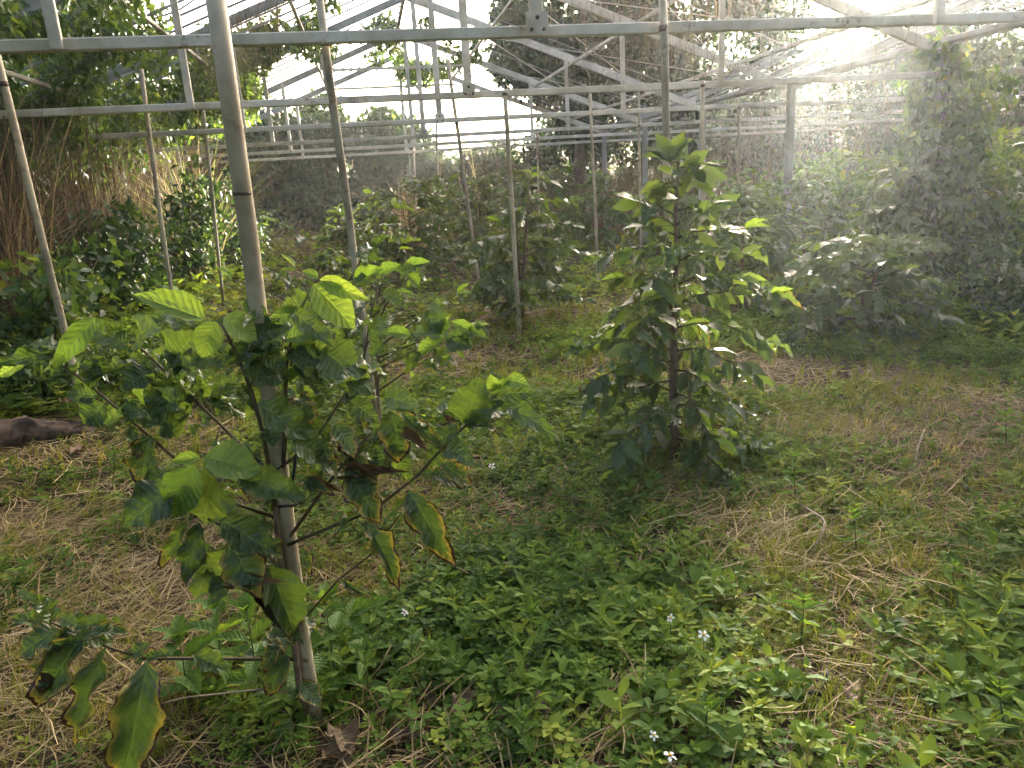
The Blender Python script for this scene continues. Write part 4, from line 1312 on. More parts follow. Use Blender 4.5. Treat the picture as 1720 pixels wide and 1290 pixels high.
WEEDS = [
    ('dark broad-leaved weed left of the nearest plant\'s lowest branch', 320, 1190, 0.26, 0.15, 4, 0.46),
    ('tall dark weed between the nearest plant\'s stem and its lowest branch', 440, 1180, 0.34, 0.15, 4, 0.46),
    ('weed with drooping glossy leaves right behind the thick post', 565, 1150, 0.3, 0.14, 4, 0.48),
    ('broad-leaved dark weed against the foot of the nearest plant, left of its post', 375, 1150, 0.28, 0.16, 4, 0.46),
    ('upright weed with glossy leaves in front of the thick post', 505, 1200, 0.33, 0.15, 4, 0.5),
    ('weed with long leaflets right of the thick post\'s foot', 620, 1180, 0.16, 0.12, 2, 0.42),
    ('pale lime heart-leaved seedling right of the thick post', 690, 1130, 0.16, 0.07, 2, 0.6),
    ('weed with strap-like long leaves left of centre in the foreground', 905, 1090, 0.14, 0.12, 2, 0.3),
    ('leafy weed clump under the right side of the tall central tree', 1335, 850, 0.26, 0.1, 4, 0.4),
    ('weed sprouting beside the bent pale stick', 1440, 930, 0.18, 0.08, 3, 0.36),
    ('bright lone weed on the straw at right of centre foreground', 1345, 1090, 0.16, 0.085, 3, 0.46),
    ('weed with spread whorled leaves close to the right edge', 1690, 760, 0.2, 0.12, 3, 0.38),
    ('small weed in the shade of the tall tree, left of its trunk', 1095, 850, 0.16, 0.09, 3, 0.4),
    ('weed with upright pointed leaves in the centre of the foreground green', 960, 960, 0.14, 0.08, 3, 0.42),
    ('leafy weed at the lower right corner', 1690, 1250, 0.16, 0.08, 3, 0.42),
    ('weed near the bottom edge beside the white daisy', 1190, 1260, 0.15, 0.075, 3, 0.45),
    ('weed growing between straw patches at the left, in front of the log', 190, 800, 0.14, 0.07, 3, 0.4),
    ('green weed tuft at the left edge below the log', 130, 960, 0.1, 0.06, 3, 0.45),
    ('weed at the bottom centre below the rotten stump', 880, 1275, 0.13, 0.08, 3, 0.42),
    ('weed by the right edge among the tall grass', 1600, 1010, 0.15, 0.07, 3, 0.45),
    ('narrow-leaved weed right of the tall tree\'s trunk', 1230, 850, 0.14, 0.07, 3, 0.38),
]
for i, (lab, px_, py_, h_, lf_, nd_, sp_) in enumerate(WEEDS):
    weed_plant(lab, px_, py_, h_, lf_, nd_, 400 + i, spread=sp_, trifoliate=(i in (2,)), lean=(random.uniform(-0.03, 0.03), random.uniform(-0.03, 0.03)))


def daisy(label, px, py, h, size, seed, dy=0.0):
    rng = random.Random(seed)
    d_ = ray(px, py)
    zt = h
    for _ in range(5):
        q_ = EYE + d_ * ((zt - EYE.z) / d_.z)
        zt = gz(q_.x, q_.y) + h
    head = Vector((q_.x - 0.01, q_.y, zt - h))
    root = thing('daisy', label, 'flower', head, 'small white daisies')
    top = Vector((0.01, 0.0, h))
    tube('stem', [Vector((0, 0, -0.02)), top * 0.5 + Vector((0.006, 0, 0)), top], [0.0016, 0.0014, 0.0012], 'greentwig', root, 5)
    ax = (EYE - head).normalized() * rng.uniform(0.2, 0.9) + Z * 0.8 + Vector((rng.uniform(-1, 1), rng.uniform(-1, 1), 0)) * 0.5
    ax.normalize()
    u = ax.orthogonal().normalized()
    v = ax.cross(u)
    for j in range(5):
        a = j * 2 * math.pi / 5 + rng.uniform(-0.15, 0.15)
        d = u * math.cos(a) + v * math.sin(a) - ax * rng.uniform(-0.3, 0.5)
        s = ax.cross(d)
        V = [top + d * size * 0.2 - s * size * 0.1, top + d * size * 0.2 + s * size * 0.1, top + d * size * 0.7 + s * size * 0.3 + ax * 0.1 * size,
             top + d * size * 0.7 - s * size * 0.3 + ax * 0.1 * size, top + d * size + s * size * 0.1, top + d * size - s * size * 0.1]
        F = [(0, 1, 2, 3), (3, 2, 4, 5)]
        link('petal', mesh_from('petal', V, F, 'petal'), root)
    V, F = tube_data([top - ax * 0.002, top + ax * size * 0.12, top + ax * size * 0.2], [size * 0.26, size * 0.26, size * 0.1], 8)
    link('flower_centre', mesh_from('flower_centre', V, F, 'floret'), root)


daisy('white daisy with yellow centre at the bottom edge', 1125, 1268, 0.15, 0.019, 1)
daisy('white daisy right of centre above the leafy weeds', 1182, 1066, 0.15, 0.019, 2)
daisy('half-closed white daisy just above the bottom one', 1098, 1235, 0.14, 0.013, 3)
daisy('small white daisy left of the one above the leafy weeds', 1126, 1038, 0.14, 0.015, 4)
daisy('tiny white flower head above the weeds right of the thick post', 680, 1028, 0.14, 0.014, 5)
daisy('tiny white flower left in the open straw near centre', 826, 783, 0.14, 0.02, 6)
# white blossoms of the coffee tree: part of the tree
for (px_, py_) in ((1130, 697), (1137, 710), (1131, 704)):
    c_ = at(px_, py_, TB_base.y - 0.1) - TB_base
    V, F = [], []
    for j in range(5):
        a = j * 1.2566 + px_
        d = Vector((math.cos(a), -0.3, math.sin(a)))
        s = Vector((-math.sin(a), 0, math.cos(a)))
        o_ = len(V)
        V += [c_, c_ + d * 0.014 + s * 0.005, c_ + d * 0.027, c_ + d * 0.014 - s * 0.005]
        F.append((o_, o_ + 1, o_ + 2, o_ + 3))
    link('blossom', mesh_from('blossom', V, F, 'petal'), TB)

# ------------------------------------------------------------------ dead wood and litter


def wood(name, label, cat, pts, radii, mat, knots=0.0, sides=9, seed=0):
    rng = random.Random(seed)
    base = Vector(pts[0])
    n = 10
    P = []
    Rr = []
    for i in range(n + 1):
        t = i / n * (len(pts) - 1)
        j = min(int(t), len(pts) - 2)
        P.append(Vector(pts[j]).lerp(Vector(pts[j + 1]), t - j) - base + Vector((rng.uniform(-1, 1), rng.uniform(-1, 1), rng.uniform(-1, 1))) * knots * 0.5)
        Rr.append((radii[j] + (radii[j + 1] - radii[j]) * (t - j)) * (1 + rng.uniform(-1, 1) * 0.15))
    V, F = tube_data(P, Rr, sides)
    V = [v + Vector((rng.uniform(-1, 1), rng.uniform(-1, 1), rng.uniform(-1, 1))) * knots for v in V]
    ob = link(name, mesh_from(name, V, F, mat), None, label=label, category=cat)
    ob.location = base
    return ob


def gl(px, py, dz=0.0):
    q = ground(px, py)
    return q + Z * dz


wood('rotten_log', 'dark rotten log lying at the left edge behind the nearest plant', 'log', [gl(-60, 750, 0.04), gl(50, 742, 0.06), gl(150, 730, 0.02)], [0.13, 0.11, 0.05], 'deadwood', 0.022, 15, 1)
wood('fallen_branch', 'forked dead branch lying beyond the log, behind the nearest plant', 'branch', [gl(205, 675, 0.03), gl(255, 655, 0.06), gl(305, 630, 0.09)], [0.02, 0.017, 0.01], 'deadwood', 0.002, 7, 2)
wood('fallen_branch', 'thinner dead branch lying against the forked one', 'branch', [gl(225, 665, 0.05), gl(265, 640, 0.1), gl(350, 640, 0.04)], [0.012, 0.01, 0.006], 'deadwood', 0.002, 6, 3)
wood('bent_stick', 'bent pale stick standing among weeds at right of centre', 'stick', [gl(1330, 845, 0.02), gl(1385, 905, 0.09), gl(1380, 920, 0.07), gl(1360, 940, 0.02)], [0.005, 0.006, 0.005, 0.004], 'palewood', 0.001, 6, 4)
wood('rotten_stump', 'small rotten stump in dark litter at bottom centre', 'stump', [gl(918, 1255, -0.02), gl(912, 1190, 0.05)], [0.03, 0.022], 'deadwood', 0.006, 9, 5)
wood('fallen_stick', 'stick lying across the dark litter by the rotten stump', 'stick', [gl(820, 1160, 0.03), gl(860, 1150, 0.04), gl(905, 1140, 0.04)], [0.008, 0.007, 0.005], 'deadwood', 0.001, 6, 6)
wood('fallen_stick', 'long grey stick lying at the right among the straw', 'stick', [gl(1500, 1092, 0.02), gl(1590, 1085, 0.03), gl(1660, 1060, 0.02)], [0.004, 0.004, 0.003], 'palewood', 0.001, 6, 7)
wood('fallen_stick', 'thin stick lying across the bottom right foreground', 'stick', [gl(1000, 1280, 0.03), gl(1060, 1230, 0.03), gl(1150, 1190, 0.02)], [0.004, 0.004, 0.003], 'palewood', 0.001, 6, 8)
wood('fallen_stick', 'pale stick propped in the straw by the right-hand path', 'stick', [gl(1535, 790, 0.0), gl(1540, 770, 0.06), gl(1550, 750, 0.1)], [0.006, 0.005, 0.004], 'palewood', 0.001, 6, 9)
wood('plastic_strip', 'black curved plastic strip in the litter at bottom right', 'plastic strip', [gl(1305, 1176, 0.015), gl(1350, 1180, 0.02), gl(1380, 1172, 0.02), gl(1388, 1150, 0.05)], [0.012, 0.011, 0.012, 0.009], 'blackplastic', 0.001, 6, 10)
LITTER = [
    (1160, 880, 0.10, 'dryleaf', 'curled brown dead leaf left of the bent stick'),
    (110, 705, 0.17, 'dryleaf', 'large tan dry leaf lying on the rotten log'),
    (120, 770, 0.15, 'dryleaf', 'crumpled dry leaf on the straw in front of the log'),
    (760, 1215, 0.12, 'dead', 'dark brown curled leaf in the litter at bottom centre left'),
    (570, 1230, 0.18, 'dead', 'big dark brown leaf leaning by the thick post\'s foot'),
    (540, 1275, 0.14, 'dead', 'dark brown leaf at the bottom edge below the thick post'),
    (840, 1225, 0.07, 'dryleaf', 'small yellow-brown leaf beside the rotten stump'),
    (1420, 1105, 0.09, 'dryleaf', 'grey-brown dead leaf above the black plastic strip'),
    (1320, 1150, 0.08, 'dryleaf', 'pale folded dead leaf touching the black plastic strip'),
    (1430, 1195, 0.11, 'dryleaf', 'dry leaf below the black plastic strip'),
    (1120, 810, 0.12, 'dead', 'dark dead leaf on the soil under the tall central tree'),
    (1400, 640, 0.14, 'dead', 'brown dead leaf on the path right of the tall tree'),
    (840, 610, 0.14, 'dryleaf', 'reddish dry leaf on the straw path at centre'),
    (230, 720, 0.12, 'dryleaf', 'dry leaf beside the forked dead branch'),
    (700, 1180, 0.1, 'dead', 'dark dead leaf under the lime seedling'),
    (640, 1265, 0.12, 'dead', 'dark dead leaf on the soil near the bottom edge, left of centre'),
    (1105, 1055, 0.09, 'dead', 'dark dead leaf beneath the upper white daisies'),
]
rl = random.Random(9)
for (px_, py_, L, kind, lab) in LITTER:
    b0 = gl(px_, py_, 0.14 if 'on the rotten log' in lab else 0.03)
    a = rl.uniform(0, 6.28)
    d = Vector((math.cos(a), math.sin(a), rl.uniform(-0.05, 0.08)))
    ob = put_leaf(None, b0, d, Z + Vector((rl.uniform(-1, 1), rl.uniform(-1, 1), 0)) * 0.2, L, L * rl.uniform(0.5, 0.7), {'dead': 'deadlitter', 'dryleaf': 'drylitter'}[kind], rl, None, 'dead_leaf')
    ob['label'] = lab
    ob['category'] = 'dead leaf'
    ob['group'] = 'dead leaves on the ground'

# ------------------------------------------------------------------ reeds, vines and trees round the edges


def reed_batch(rng, x, y, h, w, lean=0.25, droop=0.35, z0=None, segs=4, tint=None):
    n = len(x)
    a = rng.uniform(0, 6.28, n)
    l0 = np.abs(rng.normal(0, lean, n)) * h
    dr = np.abs(rng.normal(droop, droop * 0.7, n)) * h
    V = np.zeros((n, (segs + 1) * 2, 3))
    zb = gz_np(x, y) if z0 is None else z0
    sx, sy = -np.sin(a + rng.normal(0, 1, n)), np.cos(a + rng.normal(0, 1, n))
    for i in range(segs + 1):
        t = i / segs
        r_ = l0 * t * 0.5 + dr * t ** 3
        zz = zb + h * (t - 0.25 * np.clip(dr / h, 0, 1.2) * t ** 4)
        cx, cy = x + np.cos(a) * r_, y + np.sin(a) * r_
        ww = w * (1 - 0.75 * t)
        V[:, 2 * i] = np.stack([cx - sx * ww, cy - sy * ww, zz], 1)
        V[:, 2 * i + 1] = np.stack([cx + sx * ww, cy + sy * ww, zz], 1)
    tf = []
    for i in range(segs):
        b0 = 2 * i
        tf += [(b0, b0 + 1, b0 + 3), (b0, b0 + 3, b0 + 2)]
    F = np.array(tf)[None] + (np.arange(n) * (segs + 1) * 2)[:, None, None]
    return V.reshape(-1, 3), F.reshape(-1, 3), np.repeat(tint, (segs + 1) * 2)


rr = np.random.default_rng(55)
# tall dry reeds along the back
rb = Batch()
n = 7000
x = rr.uniform(0.6, 13.0, n)
y = rr.uniform(17.6, 22.5, n) - 0.12 * x
dens = field(np.stack([x, y], 1), 71, 1.2)
kp = dens > rr.uniform(-0.9, 0.6, n)
x, y = x[kp], y[kp]
h = rr.uniform(1.5, 3.9, len(x)) * (0.75 + 0.25 * np.clip(field(np.stack([x, y], 1), 72, 0.7), -1, 1)) * (0.75 + 0.35 * np.exp(-((x - 3.4) / 1.8) ** 2))
rb.raw(*reed_batch(rr, x, y, h, rr.uniform(0.006, 0.016, len(x)), 0.12, 0.18, tint=np.clip(rr.normal(0.42, 0.2, len(x)), 0, 0.85)))
rb.build('dry_reeds', 'reed', None, kind='stuff', label='tall dry tan reeds across the back of the greenhouse', category='reeds')
# brown dead grass and hanging roots along the left wall
rw = Batch()
n = 3600
y = rr.uniform(6.5, 19.0, n)
x = -4.0 + np.abs(rr.normal(0, 0.35, n)) + 0.05 * np.clip(y - 12, 0, 9)
rw.raw(*reed_batch(rr, x, y, rr.uniform(0.9, 2.7, n), rr.uniform(0.004, 0.01, n), 0.15, 0.2, tint=np.clip(rr.normal(0.1, 0.14, n), 0, 0.4)))
n = 1800
y = rr.uniform(6.0, 19.0, n)
x = -3.95 + np.abs(rr.normal(0, 0.5, n))
hh = -rr.uniform(0.5, 1.7, n)
rw.raw(*reed_batch(rr, x, y, hh, rr.uniform(0.003, 0.007, n), 0.12, 0.12, z0=rr.uniform(1.7, 2.6, n), tint=np.clip(rr.normal(0.12, 0.16, n), 0, 0.5)))
rw.build('dead_grass', 'reed', None, kind='stuff', label='brown dead grass and hanging dry stems along the left wall', category='dead grass')


rbr = Batch()
n = 900
x = rr.uniform(-3.4, 0.2, n)
y = rr.uniform(15.5, 19.0, n)
rbr.raw(*reed_batch(rr, x, y, rr.uniform(0.3, 1.0, n), rr.uniform(0.004, 0.009, n), 1.6, 0.9, tint=np.clip(rr.normal(0.35, 0.2, n), 0, 0.85)))
rbr.build('dry_brush', 'reed', None, kind='stuff', label='tangle of dry brown stems at the foot of the dark back hedge', category='dry brush')


def reed_clump(label, px, py, Y, h, n, seed, tint=0.55, w=0.012):
    rng = np.random.default_rng(seed)
    q = at(px, py, Y)
    b_ = Batch()
    x = rng.normal(0, 0.12, n)
    y = rng.normal(0, 0.12, n)
    b_.raw(*reed_batch(rng, x, y, rng.uniform(0.6, 1.1, n) * h, rng.uniform(0.5, 1.2, n) * w, 0.5, 0.55, z0=np.zeros(n), segs=6, tint=np.clip(rng.normal(tint, 0.15, n), 0, 1)))
    ob = b_.build('reed_clump', 'reed', None, label=label, category='reed clump', group='arching grass clumps')
    ob.location = (q.x, q.y, gz(q.x, q.y))
    return ob


reed_clump('arching pale straw-coloured grass clump at the back, left of the reeds', 690, 400, 17.0, 1.9, 130, 1)
reed_clump('arching dry grass clump entering at the left edge by the wall', 30, 520, 7.6, 2.6, 110, 2, 0.6)
reed_clump('grass clump with drooping green blades below the vine on the left', 330, 440, 12.0, 2.6, 140, 3, 0.85)


def leaf_mass(batch, rng, centres, radii, n, size, tmpl=(LEAF4_V, LEAF4_F), down=0.5, tint=0.45, tsd=0.2, squash=1.0, bright_top=0.0):
    """leaves in loose clumps round the centres"""
    C = np.asarray(centres, float)
    Rd = np.asarray(radii, float)
    pick = rng.choice(len(C), n, p=Rd ** 2 / (Rd ** 2).sum())
    d = rng.normal(size=(n, 3))
    d /= np.linalg.norm(d, axis=1)[:, None]
    rad = Rd[pick] * rng.uniform(0.35, 1.0, n) ** 0.6
    off = d * rad[:, None]
    off[:, 2] *= squash
    P = C[pick] + off
    Rm = rand_frames(rng, n, 0.8, down, rng.uniform(0.6, 1.25, n) * size, 1.1)
    cj = rng.normal(0, 0.1, len(C))
    t = np.clip(tint + cj[pick] + rng.normal(0, tsd, n) , 0, 1)
    batch.add(tmpl[0], tmpl[1], Rm, P, t)
    return P


def big_tree(label, base, trunk_h, crown, crown_r, nclump, nleaf, size, seed, tint=0.4, trunk_r=0.14, clump_r=0.6, name='tree', gap=0.0, group='trees behind the greenhouse'):
    """trunk, limbs and a clumped crown; crown = (dx, dy, z) centre, crown_r = (rx, ry, rz)"""
    rng = np.random.default_rng(seed)
    rp = random.Random(seed)
    b0 = Vector((base[0], base[1], gz(base[0], base[1]) - 0.05))
    root = thing(name, label, 'tree', b0, group)
    cc = Vector((crown[0], crown[1], crown[2]))
    pts = [Vector((0, 0, 0)), Vector((rp.uniform(-0.1, 0.1), rp.uniform(-0.1, 0.1), trunk_h * 0.5)), Vector((crown[0] * 0.3, crown[1] * 0.3, trunk_h)), cc + Z * crown_r[2] * 0.3]
    tube('trunk', pts, [trunk_r, trunk_r * 0.8, trunk_r * 0.6, trunk_r * 0.2], 'treebark', root, 8)
    cen = []
    for i in range(nclump):
        while True:
            q = rng.uniform(-1, 1, 3)
            if 0.15 < (q ** 2).sum() < 1:
                break
        q = q * (0.55 + 0.45 * np.linalg.norm(q)) / np.linalg.norm(q) * np.linalg.norm(q) ** 0.5
        cen.append((cc.x + q[0] * crown_r[0], cc.y + q[1] * crown_r[1], max(0.4, cc.z + q[2] * crown_r[2])))
    for i in range(min(9, nclump)):
        e = Vector(cen[i])
        s = pts[1].lerp(pts[2], rp.uniform(0.3, 1.0))
        m_ = s.lerp(e, 0.5) + Z * 0.15
        tube('limb', [s, m_, e], [trunk_r * 0.35, trunk_r * 0.2, trunk_r * 0.06], 'treebark', root, 5)
    b_ = Batch()
    leaf_mass(b_, rng, cen, rng.uniform(0.65, 1.25, nclump) * clump_r, nleaf, size, (LEAF2_V, LEAF2_F) if base[1] > 15 else (LEAF4_V, LEAF4_F), down=0.9, tint=tint)
    b_.build('crown', 'treeleaf', root)
    return root


def pxy(px, Y):
    """world x of the picture column at eye level at that distance"""
    return at(px, 300, Y).x


# dark tree rising through the right half of the roof
q = at(940, 120, 20.0)
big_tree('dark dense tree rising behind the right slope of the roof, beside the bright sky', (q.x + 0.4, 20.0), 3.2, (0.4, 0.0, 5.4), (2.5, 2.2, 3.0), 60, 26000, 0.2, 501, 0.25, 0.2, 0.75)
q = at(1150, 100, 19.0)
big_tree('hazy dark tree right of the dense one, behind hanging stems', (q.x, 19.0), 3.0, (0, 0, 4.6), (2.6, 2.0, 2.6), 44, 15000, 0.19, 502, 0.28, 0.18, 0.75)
# back hedge, left part
for i, (px_, Y_, zc, rx, rz, nl_, lab) in enumerate([
        (285, 19.5, 2.0, 1.4, 2.0, 9000, 'dark leafy tree closing the back left corner'),
        (370, 20.5, 2.0, 1.4, 2.0, 9000, 'low dark tree at the back between the corner and the dry brush'),
        (455, 21.0, 1.8, 1.4, 1.8, 9000, 'dark rounded tree at the back behind the dry brush'),
        (540, 21.5, 1.9, 1.3, 1.9, 9000, 'dark green tree at the back left of the slim centre posts'),
        (620, 22.5, 2.0, 1.4, 1.7, 8000, 'green tree at the back just left of the arching pale grass'),
        (690, 23.5, 1.9, 1.3, 1.5, 7000, 'low green tree under the bright sky at the back')]):
    big_tree(lab, (pxy(px_, Y_), Y_), 0.9, (0, 0, zc), (rx, 0.9, rz), 30, int(nl_ * 0.7), 0.23, 510 + i, 0.3, 0.1, 0.5)
# trees beyond the right-hand span
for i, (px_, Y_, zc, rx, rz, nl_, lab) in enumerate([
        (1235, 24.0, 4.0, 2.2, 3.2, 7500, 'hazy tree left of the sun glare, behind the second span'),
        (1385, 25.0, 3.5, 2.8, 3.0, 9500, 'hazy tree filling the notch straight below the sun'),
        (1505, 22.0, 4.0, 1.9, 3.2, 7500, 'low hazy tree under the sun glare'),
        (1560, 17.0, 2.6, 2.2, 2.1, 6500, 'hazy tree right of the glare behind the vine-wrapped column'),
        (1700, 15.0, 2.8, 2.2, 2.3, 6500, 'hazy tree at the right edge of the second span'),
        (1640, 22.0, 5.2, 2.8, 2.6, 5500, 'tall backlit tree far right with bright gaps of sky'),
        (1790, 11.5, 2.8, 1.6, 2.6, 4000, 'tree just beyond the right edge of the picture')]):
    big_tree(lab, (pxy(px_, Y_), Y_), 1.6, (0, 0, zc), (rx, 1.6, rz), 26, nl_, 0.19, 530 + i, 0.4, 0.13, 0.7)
# hedge of small trees closing the back behind the reeds
for i, (px_, Y_, zc, rx, rz, lab) in enumerate([
        (740, 25.0, 1.5, 1.6, 1.5, 'low dark tree at the back behind the left end of the reeds'),
        (800, 25.5, 1.3, 1.6, 1.3, 'low dark tree behind the tallest reeds'),
        (880, 25.0, 1.5, 1.7, 1.5, 'low dark tree behind the reeds, below the dense dark tree'),
        (970, 25.0, 1.8, 2.0, 2.0, 'low tree in the dark gap below the dense dark tree\'s crown'),
        (1070, 26.0, 2.3, 2.1, 2.3, 'low hazy tree behind the top of the tall central coffee tree'),
        (1170, 25.0, 2.4, 2.0, 2.4, 'low hazy tree right of the tall coffee tree\'s top, far back'),
        (1290, 27.0, 2.1, 2.3, 2.1, 'low far tree left of the glare'),
        (1400, 28.0, 2.1, 2.6, 2.1, 'low far tree at the foot of the notch below the sun')]):
    big_tree(lab, (pxy(px_, Y_), Y_), 0.9, (0, 0, zc), (rx, 1.2, rz), 34, 8000, 0.2, 570 + i, 0.22, 0.1, 0.6)
# dark thicket just outside the left wall
for i, (y_, lab) in enumerate([(6.5, 'dark thicket outside the left wall, nearest the camera'), (9.5, 'dark thicket outside the left wall behind the lone post'),
                               (12.8, 'dark thicket outside the left wall at its middle'), (16.2, 'dark thicket outside the left wall, far end'),
                               (19.8, 'dark thicket in the back left corner of the greenhouse')]):
    big_tree(lab, (-5.3 + 0.08 * i, y_), 0.8, (0, 0, 1.35), (0.9, 1.9, 1.5), 30, 5000, 0.15, 590 + i, 0.3, 0.08, 0.5, group='thickets outside the left wall')
# trees beyond the left wall
for i, (x_, y_, zc, rx, rz, lab) in enumerate([
        (-6.6, 8.5, 3.4, 2.0, 2.4, 'leafy tree pressing on the left wall, nearest of three'),
        (-6.8, 13.0, 3.4, 2.2, 2.6, 'leafy tree pressing on the left wall, middle of three'),
        (-6.6, 18.0, 3.2, 2.2, 2.6, 'leafy tree pressing on the left wall, farthest of three')]):
    big_tree(lab, (x_, y_), 2.0, (0, 0, zc), (rx, 2.4, rz), 44, 9000, 0.17, 550 + i, 0.42, 0.16, 0.7)


def vine(label, seed, cen, rad, n, size, stems, tint=0.55, down=1.0):
    rng = np.random.default_rng(seed)
    rp = random.Random(seed)
    c0 = stems[0][0]
    b0 = Vector((c0[0], c0[1], gz(c0[0], c0[1])))
    root = thing('climbing_vine', label, 'vine', b0, 'vines overgrowing the greenhouse frame')
    for s in stems:
        P = [Vector(q) - b0 for q in s]
        Q = []
        for a, c in zip(P[:-1], P[1:]):
            for j in range(4):
                Q.append(a.lerp(c, j / 4) + Vector((rp.uniform(-1, 1), rp.uniform(-1, 1), rp.uniform(-1, 1))) * 0.05)
        Q.append(P[-1])
        tube('stem', Q, [0.016 * (1 - 0.7 * i / len(Q)) for i in range(len(Q))], 'treebark', root, 5)
    b_ = Batch()
    leaf_mass(b_, rng, np.array(cen) - np.array(b0)[None], rad, n, size, down=down, tint=tint, tsd=0.22)
    b_.build('leaves', 'vineleaf', root)
    return root


def roof_clumps(rng, xa, xb, ya, yb_, n, zoff=0.05, thr=-0.2, seed=1, rad=(0.2, 0.45)):
    out, rr_ = [], []
    while len(out) < n:
        x = rng.uniform(xa, xb)
        y = rng.uniform(ya, yb_)
        if field(np.array([[x, y]]), seed, 1.0)[0] < thr + 0.25 * (x - xa) / (xb - xa):
            continue
        out.append((x, y, roof_z(x) + zoff + rng.normal(0, 0.12)))
        rr_.append(rng.uniform(*rad))
    return out, rr_


rv = np.random.default_rng(81)
c1, r1 = roof_clumps(rv, -4.4, -2.1, 4.0, 11.0, 60, seed=91)
vine('dense vine covering the left roof slope near the camera', 601, c1, r1, 15000, 0.105,
     [[(-4.3, 5.5, 0.1), (-4.2, 5.5, 1.5), (-4.1, 5.6, 2.6), (-3.0, 6.5, 3.05)], [(-4.3, 8.5, 0.1), (-4.1, 8.4, 2.6), (-2.6, 8.0, 3.2)]], 0.42)
c1, r1 = roof_clumps(rv, -4.4, -1.9, 11.0, 19.5, 55, seed=92)
vine('vine covering the left roof slope farther back', 602, c1, r1, 8500, 0.14,
     [[(-4.5, 12.5, 0.1), (-4.4, 12.5, 2.6), (-3.0, 12.8, 3.3)], [(-4.4, 16.5, 0.1), (-4.3, 16.4, 2.7), (-2.4, 16.0, 3.5)]])
c1, r1 = roof_clumps(rv, -2.4, -0.2, 8.5, 14.0, 22, seed=93, thr=-0.6, rad=(0.12, 0.3))
vine('loose leafy vine trailing over the upper left rafters against the sky', 603, c1, r1, 1900, 0.13,
     [[(-3.2, 9.6, 3.2), (-2.0, 10.0, 3.75), (-1.0, 10.3, 4.2)], [(-2.4, 12.6, 3.4), (-1.2, 13.0, 4.0)]], 0.5)
c1, r1 = roof_clumps(rv, 0.2, 2.6, 15.5, 20.0, 16, seed=94, thr=-0.9, rad=(0.15, 0.35))
vine('vine hanging round the far ridge of the roof', 604, c1, r1, 1800, 0.15,
     [[(1.0, 19.0, 0.1), (1.05, 19.0, 2.5), (1.0, 19.0, 4.3)]], 0.5)
c1 = [(-3.9 + rv.normal(0, 0.25), rv.uniform(6.5, 15.5), rv.uniform(1.9, 2.9)) for _ in range(60)]
vine('leafy vine curtain hanging from the left eave over the dead grass', 606, c1, rv.uniform(0.2, 0.4, 60), 6000, 0.11,
     [[(-4.1, 10.0, 0.1), (-4.0, 10.0, 2.4), (-3.8, 10.5, 2.7)]], 0.4)
# vine wrapped round the valley column on the right
vy = TRUSS_Y[1]
cen = [(VALLEY + rv.normal(0, 0.22), vy + rv.normal(0, 0.2), z_) for z_ in np.linspace(0.8, 2.55, 26)]
vine('vine wrapped thick round the column right of the glare', 605, cen, rv.uniform(0.14, 0.32, len(cen)), 4200, 0.12,
     [[(VALLEY + 0.1, vy - 0.05, 0.05), (VALLEY - 0.1, vy - 0.1, 1.2), (VALLEY + 0.1, vy - 0.1, 2.6)], [(VALLEY - 0.1, vy - 0.1, 0.05), (VALLEY + 0.12, vy - 0.1, 1.5), (VALLEY - 0.1, vy, 3.0)]], 0.45)
# hanging dry stems in the roof
c_h = Batch()
n = 750
cx_ = np.concatenate([rv.normal(3.6, 0.5, n // 3), rv.normal(-1.3, 0.35, n // 3), rv.normal(6.4, 0.9, n // 3)])
cy_ = np.concatenate([rv.uniform(6.8, 10.6, n // 3), rv.uniform(9.5, 10.8, n // 3), rv.uniform(6.5, 13, n // 3)])
rz_ = np.minimum(RIDGE_Z - SLOPE * np.abs(cx_ - RIDGE_X), 3.9)
c_h.raw(*reed_batch(rv, cx_, cy_, -rv.uniform(0.3, 1.3, len(cx_)), rv.uniform(0.0015, 0.004, len(cx_)), 0.5, 0.3, z0=rz_, segs=5, tint=np.clip(rv.normal(0.4, 0.2, len(cx_)), 0, 0.85)))
c_h.build('hanging_dry_stems', 'reed', None, kind='stuff', label='tangled dry vine stems hanging from the roof frame', category='dry stems')

# leafy shrubs along the edges


def shrub(label, px, py, Y, h, r, n, size, seed, tint=0.45, down=0.4, mat='vineleaf', stem_n=7):
    rng = np.random.default_rng(seed)
    rp = random.Random(seed)
    q = at(px, py, Y) if Y else ground(px, py)
    b0 = Vector((q.x, q.y, gz(q.x, q.y) - 0.02))
    root = thing('shrub', label, 'shrub', b0, 'leafy shrubs along the greenhouse edges')
    cen, rad = [], []
    for i in range(stem_n):
        a = rp.uniform(0, 6.28)
        rr_ = r * rp.uniform(0.2, 0.9)
        e = Vector((math.cos(a) * rr_, math.sin(a) * rr_, h * rp.uniform(0.65, 1.0)))
        m_ = e * 0.5 + Vector((rp.uniform(-1, 1), rp.uniform(-1, 1), 0)) * 0.08
        tube('stem', [Vector((0, 0, 0)), m_, e], [0.014, 0.01, 0.004], 'twig', root, 5)
        for t in (0.45, 0.7, 1.0):
            cen.append(tuple(e * t))
            rad.append(r * rp.uniform(0.25, 0.42))
    b_ = Batch()
    leaf_mass(b_, rng, cen, rad, n, size, down=down, tint=tint, tmpl=(LEAF4_V, LEAF4_F))
    b_.build('leaves', mat, root)
    return root


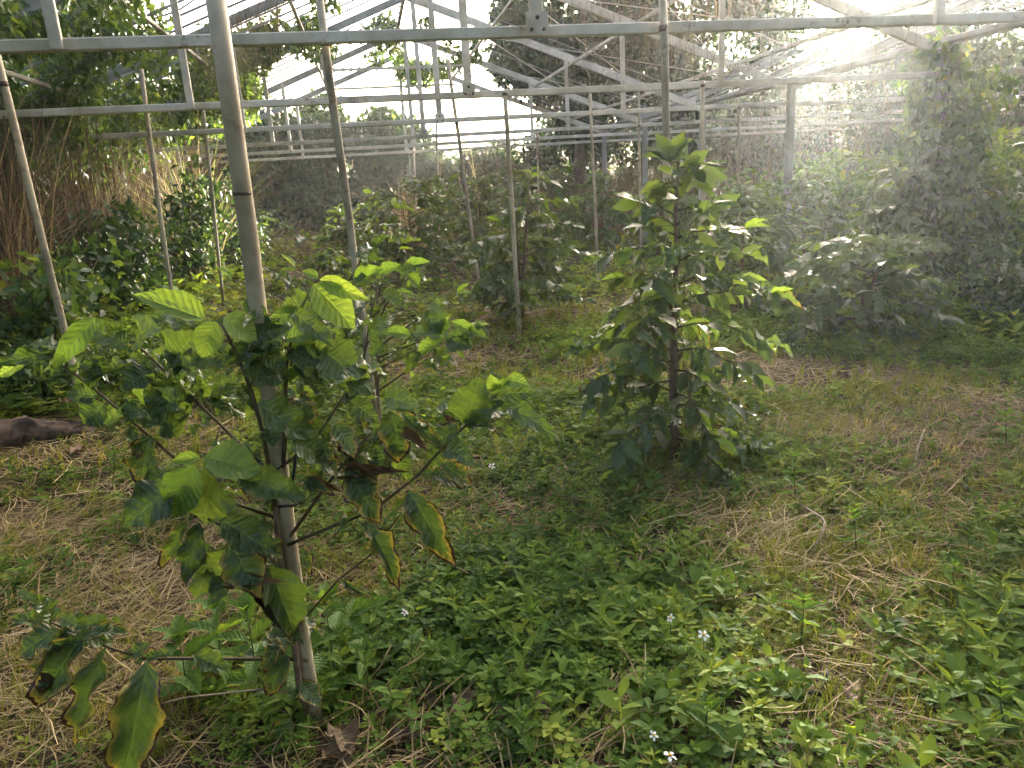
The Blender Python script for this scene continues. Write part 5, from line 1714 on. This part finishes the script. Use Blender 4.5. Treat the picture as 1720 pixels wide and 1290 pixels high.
SHRUBS = [
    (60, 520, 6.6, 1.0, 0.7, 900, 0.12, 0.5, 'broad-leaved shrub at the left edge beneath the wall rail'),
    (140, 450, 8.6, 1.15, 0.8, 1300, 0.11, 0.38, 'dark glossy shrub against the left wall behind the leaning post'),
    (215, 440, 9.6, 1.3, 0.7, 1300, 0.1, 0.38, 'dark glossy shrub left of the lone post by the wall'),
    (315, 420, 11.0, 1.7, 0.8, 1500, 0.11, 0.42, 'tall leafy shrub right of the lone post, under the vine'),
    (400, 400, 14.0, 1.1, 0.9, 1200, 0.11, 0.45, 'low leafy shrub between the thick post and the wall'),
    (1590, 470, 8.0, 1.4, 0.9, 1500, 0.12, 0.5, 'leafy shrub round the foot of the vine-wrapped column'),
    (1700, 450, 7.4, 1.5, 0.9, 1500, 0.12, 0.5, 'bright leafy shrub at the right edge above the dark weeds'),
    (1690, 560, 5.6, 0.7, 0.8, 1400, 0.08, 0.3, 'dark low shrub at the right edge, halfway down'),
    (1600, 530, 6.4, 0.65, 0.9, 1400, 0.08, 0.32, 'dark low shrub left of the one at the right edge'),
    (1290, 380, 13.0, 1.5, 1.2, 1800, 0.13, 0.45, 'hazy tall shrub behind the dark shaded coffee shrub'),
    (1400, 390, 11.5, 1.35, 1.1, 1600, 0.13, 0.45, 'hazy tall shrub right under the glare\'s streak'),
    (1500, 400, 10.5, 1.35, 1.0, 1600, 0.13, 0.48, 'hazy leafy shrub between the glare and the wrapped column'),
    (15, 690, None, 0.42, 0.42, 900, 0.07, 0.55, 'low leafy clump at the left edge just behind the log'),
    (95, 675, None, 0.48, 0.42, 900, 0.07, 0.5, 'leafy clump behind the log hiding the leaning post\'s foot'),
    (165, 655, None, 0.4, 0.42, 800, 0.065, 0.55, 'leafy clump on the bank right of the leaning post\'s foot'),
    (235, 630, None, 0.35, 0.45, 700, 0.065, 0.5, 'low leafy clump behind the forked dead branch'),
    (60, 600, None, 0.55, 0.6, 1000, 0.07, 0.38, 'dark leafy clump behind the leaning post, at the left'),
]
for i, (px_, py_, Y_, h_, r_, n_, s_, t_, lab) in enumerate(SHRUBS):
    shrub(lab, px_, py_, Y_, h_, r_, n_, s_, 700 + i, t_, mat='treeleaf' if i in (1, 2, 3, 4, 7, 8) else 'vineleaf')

# ------------------------------------------------------------------ unseen wood added behind and beside the camera to block light
rwd = np.random.default_rng(99)
wd = Batch()
cen, rad = [], []
for i in range(420):
    t = rwd.uniform(0, 1)
    if t < 0.5:
        q = (rwd.uniform(-15, 20), rwd.uniform(-12, -5.5))
    elif t < 0.72:
        q = (rwd.uniform(-13, -8.6), rwd.uniform(-10, 6))
    else:
        q = (rwd.uniform(14, 21), rwd.uniform(-10, 8))
    cen.append((q[0], q[1], rwd.uniform(0.3, 9.0)))
    rad.append(rwd.uniform(0.9, 1.6))
leaf_mass(wd, rwd, cen, rad, 60000, 0.36, (LEAF2_V, LEAF2_F), 0.6, 0.35, 0.18)
wd.build('unseen_shade_wood', 'treeleaf', None, kind='stuff', label='unseen overgrown wood added round the greenhouse to cut light from behind', category='wood')

# ------------------------------------------------------------------ haze added to imitate the lens glare round the sun
HX0, HX1, HY0, HY1, HZ0, HZ1 = -21.0, 29.0, -17.0, 41.0, -1.2, 10.5
V = [(x_, y_, z_) for z_ in (HZ0, HZ1) for y_ in (HY0, HY1) for x_ in (HX0, HX1)]
F = [(0, 2, 3, 1), (4, 5, 7, 6), (0, 1, 5, 4), (2, 6, 7, 3), (0, 4, 6, 2), (1, 3, 7, 5)]
mh, nt = new_mat('glare_haze_air')
k = NT(nt)
pv = k.n('ShaderNodeVolumePrincipled')
pv.inputs['Color'].default_value = (0.9, 0.95, 0.93, 1)
pv.inputs['Density'].default_value = 0.0013
pv.inputs['Anisotropy'].default_value = 0.76
o = k.n('ShaderNodeOutputMaterial')
k.l(pv.outputs[0], o.inputs['Volume'])
M['glare_haze'] = mh
link('glare_haze', mesh_from('glare_haze', V, F, 'glare_haze', False), None, kind='stuff')
